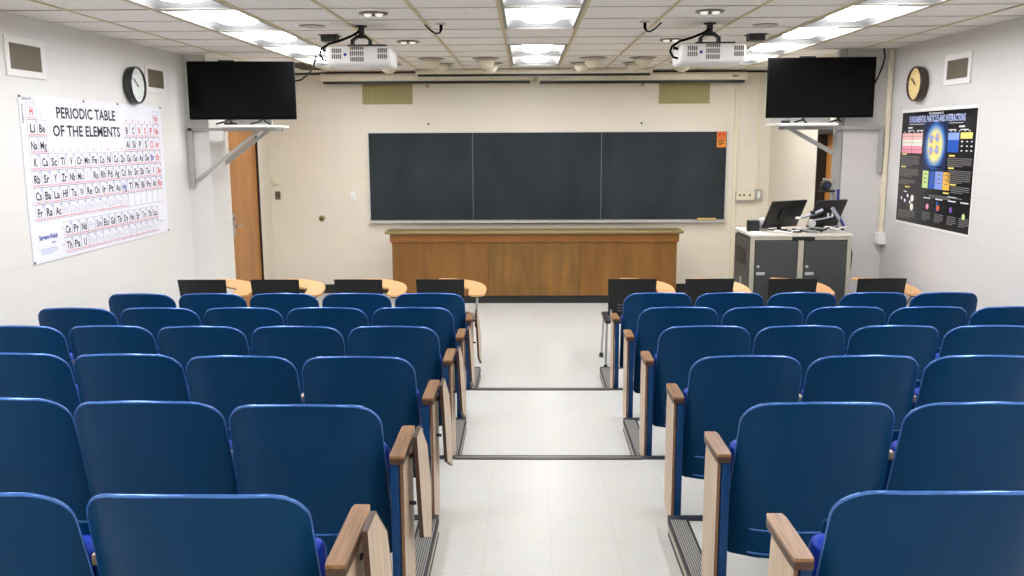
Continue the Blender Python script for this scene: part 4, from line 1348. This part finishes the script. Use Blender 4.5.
# small grey paragraphs
g = MB()
def para(ya, yb, zt, n, step=.017):
    for k in range(n):
        e = yb + (ya - yb) * (0.0 if k < n - 1 else .35)
        rect(g, ya, e, zt - k * step - .009, zt - k * step)
para(9.12, 8.70, 1.955, 6); para(9.12, 8.70, 1.83, 5); para(9.12, 8.76, 1.72, 3)
para(8.12, 7.68, 1.955, 5); para(8.10, 7.68, 1.845, 7); para(8.02, 7.68, 1.705, 4)
para(8.44, 7.80, 1.605, 2)
for y in (8.56, 8.30, 8.05, 7.83): para(y, y - .17, 1.435, 5)
para(9.10, 8.72, 1.42, 5)
g.build('small_print', M['poster_greytext'], r, 0)
yl = MB()
for a, z in ((9.10, 1.975), (9.10, 1.85), (8.98, 1.655), (8.10, 1.975), (8.10, 1.865), (8.16, 1.638), (8.04, 1.72)): rect(yl, a, a - .11, z - .008, z + .005)
yl.build('yellow_headings', M['yellow'], r, 0)
def patch(nm, m_, ya, yb, za, zb, d=.005):
    p = MB(); rect(p, ya, yb, za, zb, .004, d); return p.build(nm, M[m_], r, 0)
patch('pink_table', 'pink', 9.115, 8.66, 2.115, 2.178); patch('ivory_table', 'ivory', 9.115, 8.66, 2.055, 2.115); patch('deep_pink_table', 'pink_deep', 9.115, 8.66, 1.985, 2.055)
patch('blue_table_head', 'print_paleblue', 8.14, 7.935, 2.115, 2.178); patch('blue_table', 'print_blue', 8.14, 7.935, 2.005, 2.115); patch('yellow_table', 'yellow', 7.91, 7.70, 2.125, 2.178)
for a, b2, m_, n_ in ((8.60, 8.48, 'print_green', 'green_table'), (8.46, 8.35, 'print_blue', 'deep_blue_table'), (8.34, 8.19, 'print_paleblue', 'pale_blue_table'), (8.18, 8.05, 'amber', 'amber_table')):
    patch(n_, m_, a, b2, 1.662, 1.825)
li = MB()
for z in (2.147, 2.085, 2.02): rect(li, 9.11, 8.665, z, z + .003, .005, .0056)
rect(li, 8.89, 8.885, 1.985, 2.178, .005, .0056)
for z in (1.79, 1.75, 1.71):
    for y in (8.57, 8.43, 8.29, 8.15): rect(li, y, y - .06, z, z + .010, .005, .0056)
li.build('table_rulings', M['poster_greytext'], r, 0)
gl = MB().box(-.0015, .0, -.245, .245, -.225, .215)
go = gl.build('glow_picture', M['glow'], r, 0)
go.location = (-.0055, 8.385 - Y0, 2.060 - Z0)
for (y, z) in ((8.464, 2.125), (8.345, 2.135), (8.462, 2.015), (8.340, 2.022)):
    h_ = MB().lathe([(.045, -.0075), (.045, -.0078), (0, -.0078)], q(y, z, 0), 'x', 18)
    h_.build('amber_disc', M['amber'], r)
    p = MB()
    for k in range(3):
        a = 2 * PI * k / 3 + y * 9
        p.lathe([(.021, -.008), (.019, -.010), (0, -.0105)], q(y + .024 * math.cos(a), z + .026 * math.sin(a), 0), 'x', 12)
    p.build('blue_dots', M['print_paleblue'], r)
for k, (y, m_) in enumerate(((8.46, 'pink_deep'), (8.24, 'print_orange'), (7.99, 'print_purple'), (7.75, 'print_green'))):
    p = MB().lathe([(.028, -.004), (.026, -.006), (0, -.006)], q(y, 1.49 if k < 3 else 1.45, 0), 'x', 14)
    p.build('diagram_spot', M[m_], r)
p = MB(); rect(p, 8.275, 8.245, 1.455, 1.55); p.build('diagram_bar', M['print_blue'], r, 0)
for y, z in ((8.80, 1.545), (8.80, 1.46)):
    p = MB().lathe([(.035, -.004), (.033, -.006), (0, -.006)], q(y, z, 0), 'x', 14); p.build('diagram_oval', M['ivory'], r)

# ------------------------------------------------------------------ camera, world, view
cam = bpy.data.cameras.new('camera')
co = bpy.data.objects.new('camera', cam)
COL.objects.link(co)
cam.sensor_width = 36.0
cam.lens = 881.8 / 1024 * 36.0
cam.clip_start = 0.05
pitch, yaw, roll = .1661, -.0163, -.0045
F = Vector((math.sin(yaw) * math.cos(pitch), math.cos(yaw) * math.cos(pitch), -math.sin(pitch)))
Rr = Vector((math.cos(yaw), -math.sin(yaw), 0)); Uu = Rr.cross(F)
c_, s_ = math.cos(roll), math.sin(roll)
R2 = Rr * c_ + Uu * s_; U2 = Uu * c_ - Rr * s_
mw = Matrix((R2, U2, -F)).transposed().to_4x4()
mw.translation = Vector((0, 0, 2.1292))
co.matrix_world = mw
SC.camera = co
wd = bpy.data.worlds.new('world')
SC.world = wd
wd.use_nodes = True
bg = wd.node_tree.nodes.get('Background') or wd.node_tree.nodes.new('ShaderNodeBackground')
bg.inputs[0].default_value = (.8, .85, 1, 1)
bg.inputs[1].default_value = 0.2
SC.view_settings.view_transform = 'Standard'
SC.view_settings.look = 'None'
SC.view_settings.exposure = 0.0
SC.cycles.max_bounces = 8
SC.cycles.diffuse_bounces = 5
SC.cycles.glossy_bounces = 3
SC.cycles.sample_clamp_indirect = 6.0
